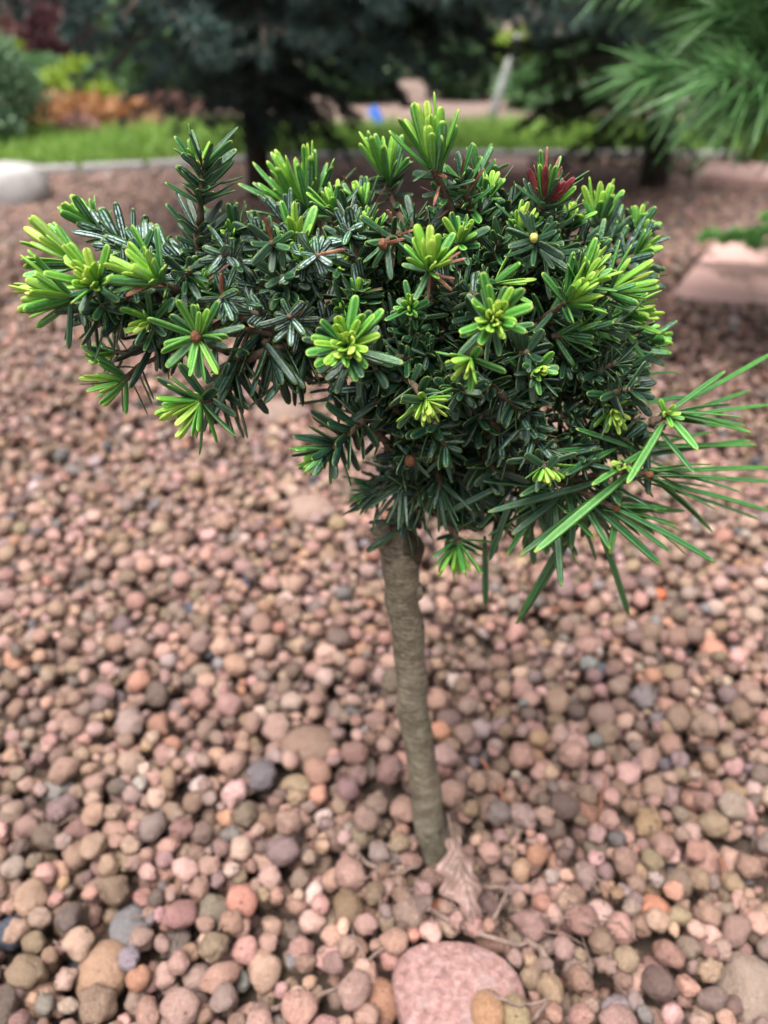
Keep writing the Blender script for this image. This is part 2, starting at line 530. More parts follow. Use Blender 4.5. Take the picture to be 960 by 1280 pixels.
# ------------------------------------------------------------------ stones that stand out (placed first, gravel settles round them)
NAMED = []
OBST = []           # x, y, z, radius, half height
def rock_mesh(seed, level, rx, ry, rz, rough, mat, flat_top=None):
    V, F = ICO[level]
    r = np.random.default_rng(seed)
    d = np.zeros(len(V))
    for k in range(12):
        a = norm(r.normal(size=3)); fr = r.uniform(1.5, 6.0)
        d += np.cos(V @ a * fr + r.uniform(0, 6.28)) * r.uniform(0.3, 1) / (fr ** 0.6)
    V = V * (1 + rough * d / 2.5)[:, None]
    if flat_top is not None:
        V = V.copy()
        z = V[:, 2]
        V[:, 2] = np.where(z > flat_top, flat_top + (z - flat_top) * 0.18, z)
    return mesh_np('stone', V * np.array([rx, ry, rz]), F, mat)

def stone(name, px, py, rpx, rpy, col, label, seed, rough=0.14, z=0.014, hz=0.8, rot=0.0, cat='pebble', level=3):
    c = G(px, py, z + .003)
    s = depth(c) / FPX
    rx, ry = rpx * s, rpy * s
    me = rock_mesh(seed, level, rx, ry, min(rx, ry) * hz, rough, M_PEB_O)
    o = obj(name, me, None, c)
    o.color = (*(c_ * .85 for c_ in col), 1)
    NAMED.append((c[0], c[1], (rx + ry) / 2))
    o.rotation_euler = (0, 0, rot)
    tag(o, label, cat)
    OBST.append((c[0], c[1], c[2], (rx + ry) / 2 * 0.97, min(rx, ry) * hz))
    return o

# pink granite cobble at the bottom edge
pc = G(574, 1268, 0.022)
ps = depth(pc) / FPX
me = rock_mesh(5, 3, 86 * ps, 92 * ps, 0.030, 0.11, M_GRANITE, 0.35)
co = np.array([v.co for v in me.vertices]); u_ = co / np.array([86 * ps, 92 * ps, 1])
rd = np.linalg.norm(u_[:, :2], axis=1); th = np.arctan2(u_[:, 1], u_[:, 0])
k_ = (1 / np.maximum(np.abs(np.cos(th)) ** 3.2 + np.abs(np.sin(th)) ** 3.2, .2) ** (1 / 3.2)) * (1 + .05 * np.sin(3 * th + 1) + .035 * np.sin(5 * th + .4)) * .94
co[:, 0] *= k_; co[:, 1] *= k_
me.vertices.foreach_set('co', co.astype(np.float32).ravel()); me.update()
gr = obj('granite_cobble', me, None, pc)
tag(gr, 'flat pink and white speckled granite cobble, largest stone in the gravel', 'stone')
for dx, dy in ((0, 0), (0.014, 0), (-0.014, 0), (0, 0.014), (0, -0.014), (.01, .01), (-.01, .01), (.01, -.01), (-.01, -.01)):
    OBST.append((pc[0] + dx, pc[1] + dy, 0.015, 0.0255, 0.028))

stone('pebble', 130, 1216, 33, 40, (0.34, 0.21, 0.14), 'big smooth tan egg shaped pebble with dark pits', 11, 0.05, 0.016, 0.85)
stone('pebble', 386, 936, 39, 32, (0.25, 0.16, 0.12), 'big brown oval cobble with a dark chip, in the gravel beside the trunk', 12, 0.05, 0.016, 0.75)
stone('pebble', 553, 1139, 15, 15, (0.52, 0.17, 0.09), 'small bright orange pebble next to the dry oak leaf', 13, 0.1, 0.012)
stone('pebble', 818, 1141, 21, 23, (0.45, 0.20, 0.125), 'salmon orange pebble with a curved crease', 14, 0.16, 0.015)
stone('pebble', 473, 1256, 27, 32, (0.32, 0.165, 0.105), 'red brown rounded pebble touching the pink granite cobble', 15, 0.12, 0.014)
stone('pebble', 610, 1266, 21, 26, (0.34, 0.19, 0.105), 'orange tan pebble lying on the edge of the granite cobble', 16, 0.08, 0.036)
stone('pebble', 645, 1270, 19, 26, (0.27, 0.205, 0.115), 'olive brown pebble lying on the edge of the granite cobble', 17, 0.08, 0.033)
stone('pebble', 15, 1166, 20, 20, (0.05, 0.058, 0.085), 'dark blue black lump of slag in the gravel', 18, 0.25, 0.012, cat='stone')
stone('pebble', 160, 1160, 26, 30, (0.17, 0.16, 0.165), 'rough grey angular stone above the egg shaped pebble', 19, 0.26, 0.014, cat='stone')
stone('pebble', 751, 1146, 19, 21, (0.50, 0.33, 0.30), 'smooth pale pink round pebble', 20, 0.05, 0.015)
stone('pebble', 370, 988, 23, 21, (0.31, 0.225, 0.145), 'smooth yellowish brown pebble just below the big brown cobble', 21, 0.05, 0.015)
stone('pebble', 938, 1240, 40, 44, (0.27, 0.20, 0.16), 'large lumpy brown stone with knobbly surface', 22, 0.24, 0.014, cat='stone')
stone('pebble', 238, 763, 13, 12, (0.06, 0.068, 0.10), 'dark slate blue pebble among pink gravel', 23, 0.1, 0.013)
stone('pebble', 746, 838, 14, 13, (0.10, 0.125, 0.17), 'small blue grey pebble beside a white one', 24, 0.1, 0.013)
stone('pebble', 736, 815, 17, 14, (0.52, 0.46, 0.43), 'small chalky white pebble beside a blue grey one', 25, 0.1, 0.014)
stone('pebble', 892, 815, 16, 28, (0.50, 0.235, 0.17), 'salmon pink upright pebble in the gravel', 26, 0.15, 0.013)
stone('pebble', 823, 743, 9, 9, (0.70, 0.18, 0.07), 'tiny vivid orange pebble', 27, 0.1, 0.014)
stone('pebble', 385, 640, 33, 26, (0.33, 0.22, 0.18), 'large pinkish brown cobble in the gravel behind the trunk', 28, 0.08, 0.018)
stone('pebble', 350, 520, 36, 26, (0.27, 0.185, 0.15), 'wide brown cobble in the gravel behind the low branches', 29, 0.08, 0.018)

# ------------------------------------------------------------------ drop the gravel
TB = G(549, 1088, 0.0)                     # trunk foot
class Grid:
    def __init__(s, cell): s.c = cell; s.d = {}
    def add(s, x, y, z, r, h): s.d.setdefault((int(math.floor(x / s.c)), int(math.floor(y / s.c))), []).append((x, y, z, r, h))
    def near(s, x, y):
        i, j = int(math.floor(x / s.c)), int(math.floor(y / s.c))
        out = []
        for a in (i - 1, i, i + 1):
            for b in (j - 1, j, j + 1):
                q = s.d.get((a, b))
                if q: out += q
        return out
grid = Grid(0.027)
for o_ in OBST:
    grid.add(*o_)

rg = random.Random(3)
PEB = []
def halfw(y): return 0.18 + 0.56 * y
def drop_zone(y0, y1, cover, tries):
    area = sum(2 * halfw(y0 + (y1 - y0) * (k + .5) / 50) * (y1 - y0) / 50 for k in range(50))
    tot = 0.0
    while tot < area * cover:
        while True:
            y = rg.uniform(y0, y1); x = rg.uniform(-halfw(y1), halfw(y1))
            if abs(x) < halfw(y): break
        r = min(0.0088, max(0.0030, 0.0051 * math.exp(rg.gauss(0, 0.32))))
        h = r * rg.uniform(0.68, 0.95)
        best = None
        for k in range(tries):
            xx = x + rg.uniform(-0.011, 0.011); yy = y + rg.uniform(-0.011, 0.011)
            if (xx - TB[0]) ** 2 + (yy - TB[1]) ** 2 < (0.0125 + r * 0.75) ** 2: continue
            z = h * 0.7
            for (ax, ay, az, ar, ah) in grid.near(xx, yy):
                d2 = (xx - ax) ** 2 + (yy - ay) ** 2; s_ = (r + ar) * 0.97
                if d2 < s_ * s_:
                    q = az + (h + ah) * 0.95 * math.sqrt(1 - d2 / (s_ * s_))
                    if q > z: z = q
            if best is None or z < best[2]: best = (xx, yy, z)
        tot += math.pi * r * r
        if best is None or best[2] > 0.033: continue
        if ((best[0] - pc[0]) / .037) ** 2 + ((best[1] - pc[1]) / .039) ** 2 < 1: continue
        if any((best[0] - a) ** 2 + (best[1] - b) ** 2 < (q * .98) ** 2 for a, b, q in NAMED): continue
        grid.add(best[0], best[1], best[2], r, h)
        PEB.append((*best, r, h))
drop_zone(0.12, 0.75, 2.0, 4)
drop_zone(0.75, 1.6, 1.5, 4)
PEB = np.array(PEB)
# far gravel: one loose layer
nfar = 17000
yf = np.sqrt(rng.uniform(1.6 ** 2, 2.9 ** 2, nfar)); xf = rng.uniform(-1, 1, nfar) * (0.27 + 0.56 * yf)
rf = np.clip(0.0062 * np.exp(rng.normal(0, 0.28, nfar)), 0.0035, 0.011)
FAR = np.stack([xf, yf, rng.uniform(0.2, 1.1, nfar) * 0.008, rf, rf * 0.8], 1)
ALL = np.vstack([PEB, FAR])
n_all = len(ALL)
COLS = pebble_cols(n_all, rng)
VAR = rng.integers(0, NVAR, n_all)

def rotmats(n, r, tilt):
    a = r.uniform(0, 2 * math.pi, n); b = r.normal(0, tilt, n); c = r.normal(0, tilt, n)
    ca, sa, cb, sb, cc, sc = np.cos(a), np.sin(a), np.cos(b), np.sin(b), np.cos(c), np.sin(c)
    z = np.zeros(n); o = np.ones(n)
    Rz = np.stack([np.stack([ca, -sa, z], 1), np.stack([sa, ca, z], 1), np.stack([z, z, o], 1)], 1)
    Rx = np.stack([np.stack([o, z, z], 1), np.stack([z, cb, -sb], 1), np.stack([z, sb, cb], 1)], 1)
    Ry = np.stack([np.stack([cc, z, sc], 1), np.stack([z, o, z], 1), np.stack([-sc, z, cc], 1)], 1)
    return Rz @ Rx @ Ry
ROT = rotmats(n_all, rng, 0.35)

# the 300 that show largest become objects of their own
rel = ALL[:, :3] - CAMP
dep = rel @ FWD
pxs = 480 + FPX * (rel @ RIGHT) / dep
pys = 640 - FPX * (rel @ UPV) / dep
size = ALL[:, 3] / dep * FPX
inside = (pxs > 4) & (pxs < 956) & (pys > 700) & (pys < 1276)
score = np.where(inside, size + np.where(ALL[:, 2] > 0.010, 6, -12), -1e3)
pick = set(np.argsort(-score)[:285].tolist())
peb_mesh = [mesh_np('pebble', SHAPES[2][k], ICO[2][1], M_PEB_O) for k in range(NVAR)]
for i in sorted(pick):
    o = obj('pebble', peb_mesh[VAR[i]], GROUND)
    M = Matrix(ROT[i].tolist()).to_4x4()
    s = ALL[i, 3]
    o.matrix_world = Matrix.Translation(ALL[i, :3].tolist()) @ M @ Matrix.Diagonal((s, s, s, 1))
    o.color = (*COLS[i], 1)

Vs, Fs, Cs = [], [], []
off = 0
LEVEL = np.where((ALL[:, 1] > 0.75) | (ALL[:, 2] < 0.0068), 0, 1)
LEVEL = np.where((pys > 960) & (pxs > -20) & (pxs < 980) & (pys < 1300) & (ALL[:, 2] > 0.011), 2, LEVEL)
for lv in (2, 1, 0):
    for k in range(NVAR):
        idx = np.array([i for i in np.nonzero((VAR == k) & (LEVEL == lv))[0] if i not in pick], dtype=int)
        if len(idx) == 0: continue
        sh = SHAPES[lv][k]
        v = np.einsum('nij,vj->nvi', ROT[idx], sh) * ALL[idx, 3][:, None, None] + ALL[idx, :3][:, None, :]
        f = ICO[lv][1][None] + (np.arange(len(idx)) * len(sh))[:, None, None] + off
        Vs.append(v.reshape(-1, 3)); Fs.append(f.reshape(-1, 3))
        Cs.append(np.repeat(np.c_[COLS[idx], np.ones(len(idx))], len(sh), 0))
        off += len(idx) * len(sh)
me = mesh_np('gravel', np.vstack(Vs), np.vstack(Fs), M_PEB_A)
set_col(me, 'pc', np.vstack(Cs))
gv = obj('gravel', me, GROUND)
tag(gv, 'smaller pink and brown rounded gravel', None, None, 'stuff')

# ================================================================== THE FIR
FIR = empty('dwarf_fir', TB)
tag(FIR, 'small grafted dwarf fir with a dense green crown on a bare bent trunk', 'conifer')
def part(name, me, parent=None, loc=(0, 0, 0)):
    """child of the fir (or one of its parts); meshes are given in world coordinates"""
    o = bpy.data.objects.new(name, me)
    scene.collection.objects.link(o)
    p = parent or FIR
    o.parent = p
    o.matrix_parent_inverse = Matrix.Translation(-Vector(tuple(map(float, TB)))) if p is FIR else Matrix.Identity(4)
    return o

# trunk
tp = [(551, 1100, .276, 27), (547, 1075, .2775, 25), (541, 1040, .279, 23.5), (531, 985, .281, 23), (524, 935, .283, 23), (518, 885, .284, 23.5), (512, 830, .285, 24),
      (507, 775, .286, 24.5), (503, 735, .287, 26), (500, 705, .288, 29), (499, 685, .289, 30), (500, 660, .290, 25), (504, 635, .291, 19), (512, 600, .292, 14)]
pts = np.array([np.r_[P(a, b, c), w * .82 * depth(P(a, b, c)) / FPX] for a, b, c, w in tp])
pts[0][2] = -0.01
q = spline(pts, 70)
rr = np.random.default_rng(4)
rad = q[:, 3] * (1 + 0.025 * np.sin(np.arange(70) * .55 + .6) + 0.010 * np.sin(np.arange(70) * 1.3) + 0.006 * rr.normal(size=70))
q[:, 0] += .0008 * np.sin(np.arange(70) * .42) + .0005 * np.sin(np.arange(70) * .9)
for k in (17, 29, 30, 41, 52):
    rad[k] *= 1.035
Vt, Ft = tube(q[:, :3], rad, 26, 0.007, 5)
trunk = part('trunk', mesh_np('trunk', Vt, Ft, M_TRUNK))
# graft scar and knob
def blob(px, py, Y, rx, ry, rz, mat, seed, rough=0.2, level=2):
    c = P(px, py, Y); s = depth(c) / FPX
    m_ = rock_mesh(seed, level, rx * s, ry * s, rz * s, rough, mat)
    m_.transform(Matrix.Translation(c.tolist()))
    return m_
part('graft_scar', blob(513, 688, .2842, 16, 11, 30, M_SCAR, 3, 0.45, 3), trunk)
part('graft_scar', blob(500, 712, .2842, 14, 10, 22, M_TRUNK, 4, 0.4, 3), trunk)
part('knob', blob(522, 740, .286, 7, 8, 13, M_TRUNK, 6, 0.5, 3), trunk)
part('knob', blob(478, 668, .284, 12, 10, 22, M_TRUNK, 8, 0.15), trunk)

# ---- needle geometry (vectorised)
TR = np.array([0, .10, .28, .52, .74, .88, .96, 1.0])
WR = np.array([.40, .68, .92, 1.0, 1.0, .93, .70, .26])
#           across, height, under
PROF = np.array([(-1, 0.0, .5), (-.55, .30, 0), (0, .04, 0), (.55, .30, 0), (1, 0.0, .5), (.5, -.22, 1), (0, -.30, 1), (-.5, -.22, 1)])
TR_M = np.array([0, .22, .52, .80, .94, 1.0]); WR_M = np.array([.40, .86, 1.0, .98, .74, .26])
def build_needles(A, TR=TR, WR=WR):
    """A (n,18): p3 d3 n3 L W curve tone stripe dead thick taper"""
    n = len(A)
    p, d, nn = A[:, 0:3], A[:, 3:6], A[:, 6:9]
    Ln, W, cv, tone, stripe, dead, thick, taper = A[:, 9:17].T
    s = np.cross(d, nn)
    nt_, npf = len(TR), len(PROF)
    t = TR[None, :, None]
    cen = p[:, None] + d[:, None] * (Ln[:, None, None] * t) + nn[:, None] * ((cv * Ln)[:, None, None] * t * t)
    wr = WR[None, :] * (1 - taper[:, None] * TR[None, :])
    hw = (W[:, None] * 0.5 * wr)[:, :, None, None]
    acr = PROF[:, 0][None, None, :, None]; hei = PROF[:, 1][None, None, :, None]
    # curved needles: turn the normal along the length
    ang = 2 * cv[:, None] * TR[None, :]
    d2 = norm_rows(d[:, None] + nn[:, None] * ang[:, :, None])
    n2 = norm_rows(nn[:, None] - d[:, None] * ang[:, :, None])
    V = cen[:, :, None, :] + s[:, None, None, :] * (hw * acr) + n2[:, :, None, :] * (hw * hei * 1.25 * thick[:, None, None, None])
    V = V.reshape(n, nt_ * npf, 3)
    na = np.zeros((n, nt_, npf, 4)); nb = np.zeros((n, nt_, npf, 4))
    na[..., 0] = TR[None, :, None]; na[..., 1] = (PROF[:, 0] * .5 + .5)[None, None]; na[..., 2] = tone[:, None, None]; na[..., 3] = 1
    nb[..., 0] = PROF[:, 2][None, None]; nb[..., 1] = stripe[:, None, None]; nb[..., 2] = dead[:, None, None]; nb[..., 3] = 1
    i = np.arange(nt_ - 1)[:, None]; k = np.arange(npf)[None]
    k2 = (k + 1) % npf
    f = np.stack([i * npf + k, i * npf + k2, (i + 1) * npf + k2, (i + 1) * npf + k], -1).reshape(-1, 4)
    capf = np.array([[(nt_ - 1) * npf + a for a in (0, 1, 2, 3)], [(nt_ - 1) * npf + a for a in (3, 4, 5, 6)], [(nt_ - 1) * npf + a for a in (6, 7, 0, 3)]])
    f = np.vstack([f, capf])
    F = (f[None] + (np.arange(n) * nt_ * npf)[:, None, None]).reshape(-1, 4)
    return V.reshape(-1, 3), F, na.reshape(-1, 4), nb.reshape(-1, 4)

def norm_rows(v):
    return v / (np.linalg.norm(v, axis=-1, keepdims=True) + 1e-12)

def needle_mesh(A):
    V, F, na, nb = build_needles(np.atleast_2d(A))
    me = mesh_np('needle', V, F, M_NEEDLE)
    set_col(me, 'na', na); set_col(me, 'nb', nb)
    return me

MASS = []                                   # needles past the 300: one part
INDIV = [0]
LIMIT = 298
sr = np.random.default_rng(21)

def put_needle(row, shoot_obj, indiv):
    if indiv and INDIV[0] < LIMIT:
        part('needle', needle_mesh(np.array(row)), shoot_obj)
        INDIV[0] += 1
    else:
        MASS.append(row)

def row(p, d, n, Ln, W, cv=0.05, tone=0.1, stripe=0.0, dead=0.0, thick=1.0, taper=0.0):
    d = norm(d); n = np.asarray(n, float); n = n - d * np.dot(n, d)
    if np.linalg.norm(n) < 1e-5: n = frame(d)[0]
    n = norm(n)
    return [*p, *d, *n, Ln, W, cv, tone, stripe, dead, thick, taper]

ZUP = np.array([0, 0, 1.0])
def shoot(b, t, old=None, new=None, bud=None, indiv=False, r=3.2, wp=None):
    """b, t: (px, py, Y) of twig base and tip (or wp = two world points).  old / new: needle settings, lengths in photo pixels."""
    B, T = (np.asarray(wp[0]), np.asarray(wp[1])) if wp else (P(*b), P(*t))
    s = depth(T) / FPX
    A = norm(T - B)
    U, W_ = frame(A)
    ln = np.linalg.norm(T - B)
    mid = (B + T) / 2 + U * ln * sr.uniform(-.06, .06) + W_ * ln * sr.uniform(-.06, .06)
    path = bez(B, mid, T, 7)
    rad = np.linspace(r * 1.15, r * 0.8, 7) * s * (1 + 0.12 * sr.normal(size=7))
    V, F = tube(path, rad, 7, 0.10, int(sr.integers(1e6)))
    so = part('shoot', mesh_np('shoot', V, F, M_TWIG))
    if old:
        n = old.get('n', 30); a0, a1 = old.get('ang', (75, 50)); up = old.get('up', 0.0)
        L0 = old.get('L', 45); W0 = old.get('W', 9); t0, t1 = old.get('tone', (0.05, 0.2)); st = old.get('stripe', 0.5)
        face = old.get('face', None); bias = old.get('bias', None); dead = old.get('dead', 0.0); span = old.get('span', (0, 1))
        tap = old.get('taper', 0.0)
        for k in range(n):
            u = span[0] + (span[1] - span[0]) * (k + sr.uniform(0, 1)) / n
            ph = k * 2.39996 + sr.uniform(-.35, .35)
            an = R(lerp(a0, a1, u) + sr.normal(0, 8))
            d = A * math.cos(an) + (U * math.cos(ph) + W_ * math.sin(ph)) * math.sin(an)
            d = d + ZUP * up
            if bias is not None: d = d + bias
            d = norm(d + sr.normal(0, 0.13, 3))
            c = bez(B, mid, T, 3)[0] if False else (1 - u) ** 2 * B + 2 * u * (1 - u) * mid + u * u * T
            if face == 'under':             # underside shows to the viewer's side
                nn = -(norm(CAMP - c) + 0.55 * sr.normal(size=3))
            else:
                nn = A + 0.45 * sr.normal(size=3)
            dd = 1.0 if sr.uniform() < dead else 0.0
            put_needle(row(c, d, nn, L0 * s * sr.uniform(.55, 1.15), W0 * s * sr.uniform(.75, 1.12) * (.5 if dd else 1), sr.uniform(-.10, .2), sr.uniform(t0, t1), st * sr.uniform(.5, 1), dd, .72, tap), so, indiv and old.get('indiv', False))
    if new:
        n = int(new.get('n', 14) * 1.4); ao, ai = new.get('ang', (78, 12)); L0 = new.get('L', 50) * 1.07 * sr.uniform(.85, 1.12); W0 = new.get('W', 12) * 1.02
        t0, t1 = new.get('tone', (0.5, 0.95)); dt_ = sr.uniform(-.09, .05); t0, t1 = t0 + dt_, t1 + dt_ * .5; st = new.get('stripe', 0.25); sh = new.get('short', 0.5); spread = new.get('spread', None)
        cv = new.get('curve', 0.08); dead = new.get('dead', 0.0)
        ax = norm(new['axis'] if 'axis' in new else A)
        U2, W2 = frame(ax)
        for k in range(n):
            f = (k + sr.uniform(0, .8)) / n
            ph = k * 2.39996 + sr.uniform(-.5, .5)
            an = R(max(2, lerp(ao, ai, f ** 0.85) + sr.normal(0, 10)))
            d = ax * math.cos(an) + (U2 * math.cos(ph) + W2 * math.sin(ph)) * math.sin(an)
            c = T - A * (1 - f) * 9 * s + (U2 * math.cos(ph) + W2 * math.sin(ph)) * 2.2 * s
            if 'bias' in new: d = norm(d + new['bias'])
            dd = 1.0 if sr.uniform() < dead else 0.0
            put_needle(row(c, d, ax + 0.32 * sr.normal(size=3), L0 * s * lerp(1, sh, f) * sr.uniform(.66, 1.16), W0 * s * lerp(1, .85, f) * sr.uniform(.78, 1.12) * (.55 if dd else 1),
                           sr.uniform(-.08, cv + .06), lerp(t0 - .16, t1, f ** .8) + sr.normal(0, .06), st * sr.uniform(.3, 1), dd, .85), so, indiv)
    if bud:
        kind, rp = bud
        m_ = rock_mesh(int(sr.integers(1e6)), 2, rp * s, rp * s, rp * 1.15 * s, 0.30, M_BUDPALE if kind == 'pale' else M_BUD)
        q_ = Vector(A.tolist()).to_track_quat('Z', 'Y').to_matrix().to_4x4()
        m_.transform(Matrix.Translation((T + A * rp * 0.5 * s).tolist()) @ q_)
        part('bud', m_, so)
    return so

def branch(pts, r0, r1, n=14):
    w = np.array([P(*p) for p in pts]); s = depth(w[0]) / FPX
    q = spline(w, n)
    V, F = tube(q, np.linspace(r0, r1, n) * s * (1 + 0.08 * sr.normal(size=n)), 9, 0.06, int(sr.integers(1e6)))
    return part('branch', mesh_np('branch', V, F, M_TWIG))

# ---- limbs of the crown
branch([(510, 610, .292), (530, 540, .290), (548, 450, .290), (556, 340, .291), (560, 255, .290)], 13, 5)
branch([(520, 570, .290), (470, 480, .284), (380, 425, .278), (290, 390, .272), (200, 375, .268), (110, 375, .263)], 10, 4)
branch([(400, 430, .279), (330, 440, .268), (275, 475, .265), (245, 495, .255)], 6, 3.5)
branch([(290, 395, .272), (230, 430, .272), (180, 455, .270)], 4.5, 3)
branch([(240, 385, .271), (246, 350, .283), (247, 320, .285)], 5, 4)
branch([(540, 490, .289), (620, 440, .283), (700, 395, .278), (760, 375, .278)], 9, 4)
branch([(545, 460, .290), (640, 370, .300), (720, 330, .320), (780, 315, .333)], 8, 4)
branch([(525, 560, .290), (600, 545, .275), (660, 545, .262), (690, 580, .25)], 8, 4)
branch([(520, 590, .291), (620, 600, .280), (710, 600, .272), (770, 590, .266), (806, 590, .262)], 7, 3)
branch([(700, 600, .273), (770, 560, .275), (812, 528, .276), (838, 520, .277)], 4, 2.6)
branch([(690, 602, .273), (730, 615, .262), (765, 632, .258)], 4, 2.6)
branch([(530, 540, .290), (490, 470, .270), (445, 440, .255)], 6, 4)
branch([(545, 470, .290), (590, 440, .262), (615, 410, .238)], 6, 4)
branch([(535, 520, .290), (515, 490, .265), (530, 508, .244)], 5, 4)
branch([(548, 400, .290), (440, 340, .300), (395, 300, .330)], 6, 4)
branch([(555, 340, .290), (500, 270, .325), (488, 240, .335)], 5, 3.5)
branch([(512, 600, .290), (470, 540, .268), (420, 550, .26)], 5, 3.5)
branch([(515, 610, .290), (545, 640, .280), (568, 668, .27)], 5, 3.5)
branch([(555, 350, .290), (640, 300, .295), (675, 260, .288)], 6, 4)

NEW, OLD = dict, dict
toCam = lambda px, py, Y: norm(CAMP - P(px, py, Y))
# ---- shoots the photograph lets one tell apart (front ones first: their needles are single parts)
# centre rosette facing the viewer
shoot((448, 452, .280), (433, 432, .238), OLD(n=26, L=62, W=13, ang=(88, 72), tone=(.07, .2), stripe=.35, span=(.35, 1), indiv=True),
      NEW(n=24, L=56, W=14, ang=(80, 10), tone=(.45, 1.0), short=.42, stripe=.12), None, True, 4)
# upper centre-right bright rosette
shoot((622, 432, .272), (617, 398, .228), OLD(n=12, L=55, W=12, ang=(88, 75), tone=(.15, .38), stripe=.2, span=(.4, 1), dead=.15, indiv=True),
      NEW(n=22, L=52, W=13, ang=(80, 8), tone=(.58, 1.0), short=.5, stripe=.15), None, True, 4)
shoot((612, 440, .258), (587, 449, .230), None, NEW(n=11, L=48, W=13, ang=(80, 15), tone=(.6, .98), short=.5, stripe=.3, axis=norm(np.array([-.55, -.6, -.35]))), None, True, 3.5)
# rosette below, nodding
shoot((503, 468, .262), (533, 503, .238), OLD(n=10, L=46, W=12, ang=(85, 70), tone=(.1, .25), stripe=.3),
      NEW(n=15, L=44, W=11, ang=(85, 15), tone=(.68, 1.0), short=.5, stripe=.2, axis=norm(np.array([.25, -.75, -.55]))), None, True, 5)
# centre upper bright tuft with red dead needles at its foot
shoot((545, 375, .280), (537, 335, .252), OLD(n=9, L=42, W=10, ang=(95, 85), tone=(.2, .4), stripe=.2, span=(.75, 1), dead=.6, indiv=True),
      NEW(n=13, L=54, W=14, ang=(62, 8), tone=(.66, .92), short=.8, stripe=.15, axis=norm(np.array([-.05, -.35, .9]))), None, True, 4.5)
# leader at the top
shoot((566, 270, .289), (541, 208, .281), OLD(n=16, L=44, W=11, ang=(80, 60), tone=(.1, .4), stripe=.35, dead=.4),
      NEW(n=14, L=66, W=15, ang=(50, 5), tone=(.55, .84), short=.95, stripe=.3, axis=norm(np.array([-.16, -.12, .95]))), None, True, 6)
# left arm end
shoot((112, 378, .264), (84, 370, .257), OLD(n=12, L=58, W=10, ang=(80, 65), tone=(.08, .25), stripe=.5, bias=np.array([0, 0, -.7])),
      NEW(n=20, L=70, W=14, ang=(62, 5), tone=(.62, .97), short=.85, stripe=.35, axis=norm(np.array([-.92, -.15, .22]))), None, True, 6)
shoot((140, 378, .268), (118, 352, .250), OLD(n=8, L=45, W=11, ang=(85, 70), tone=(.15, .35)),
      NEW(n=17, L=54, W=14, ang=(72, 8), tone=(.66, 1.0), short=.55, stripe=.2, axis=norm(np.array([-.12, -.62, .72]))), None, True, 4)
shoot((125, 350, .270), (95, 325, .274), None, NEW(n=12, L=68, W=14, ang=(42, 6), tone=(.58, .9), short=.9, stripe=.5, axis=norm(np.array([-.75, 0, .6]))), None, True, 4)
shoot((235, 372, .266), (196, 350, .252), OLD(n=8, L=50, W=13, ang=(70, 45), tone=(.2, .4), stripe=.9, face='under', dead=.35, indiv=True),
      NEW(n=14, L=68, W=15, ang=(70, 8), tone=(.55, .9), short=.7, stripe=.7, axis=norm(np.array([-.5, -.3, .62]))), None, True, 4.5)
shoot((285, 440, .266), (246, 421, .240), OLD(n=6, L=50, W=11, ang=(88, 80), tone=(.05, .2), stripe=.2),
      NEW(n=15, L=58, W=12, ang=(88, 60), tone=(.36, .66), short=.85, stripe=.12, axis=norm(np.array([-.1, -.9, .1]))), ('brown', 7), True, 4.5)
shoot((272, 488, .264), (248, 503, .246), OLD(n=10, L=55, W=12, ang=(88, 70), tone=(.06, .22), stripe=.2),
      NEW(n=17, L=60, W=12, ang=(82, 12), tone=(.5, .95), short=.62, stripe=.12, axis=norm(np.array([-.6, -.55, -.38]))), None, True, 6.5)
shoot((178, 456, .270), (152, 478, .264), OLD(n=8, L=60, W=6, ang=(80, 60), tone=(.02, .12), stripe=.1, bias=np.array([.15, 0, -.5])),
      NEW(n=12, L=54, W=9, ang=(60, 8), tone=(.6, .95), short=.7, axis=norm(np.array([-.85, -.25, -.1]))), None, True, 4.5)
shoot((165, 440, .282), (135, 441, .281), OLD(n=10, L=40, W=8, ang=(70, 50), tone=(.05, .2)), NEW(n=8, L=30, W=9, ang=(50, 8), tone=(.7, 1), short=.8), None, False, 3.5)
# right side bright tufts
shoot((676, 402, .272), (712, 376, .258), OLD(n=10, L=48, W=10, ang=(75, 55), tone=(.12, .4), stripe=.4, indiv=True),
      NEW(n=20, L=54, W=12, ang=(70, 8), tone=(.5, .92), short=.75, stripe=.3, axis=norm(np.array([.55, -.35, .55]))), None, True, 4.5)
shoot((722, 388, .279), (765, 362, .270), OLD(n=12, L=48, W=10, ang=(75, 50), tone=(.15, .45), stripe=.4),
      NEW(n=17, L=56, W=11, ang=(60, 8), tone=(.5, .95), short=.8, stripe=.3, axis=norm(np.array([.8, -.2, .4]))), None, True, 4)
shoot((672, 568, .252), (683, 587, .240), OLD(n=12, L=40, W=10, ang=(85, 65), tone=(.05, .2), stripe=.4),
      NEW(n=12, L=36, W=8, ang=(85, 12), tone=(.62, 1.0), short=.5, axis=norm(np.array([.1, -.7, -.55]))), None, True, 5)
shoot((752, 488, .272), (768, 516, .262), OLD(n=14, L=40, W=9, ang=(80, 60), tone=(.04, .18), stripe=.4),
      NEW(n=11, L=34, W=9, ang=(80, 12), tone=(.62, .98), short=.5, axis=norm(np.array([.15, -.75, -.35]))), None, True, 4)
# low left: dark fan with a light tip
shoot((455, 525, .264), (408, 566, .255), OLD(n=36, L=52, W=12, ang=(75, 50), tone=(.0, .1), stripe=.05),
      NEW(n=10, L=46, W=10, ang=(60, 8), tone=(.4, .8), short=.8, axis=norm(np.array([-.8, -.2, -.4]))), None, True, 5)
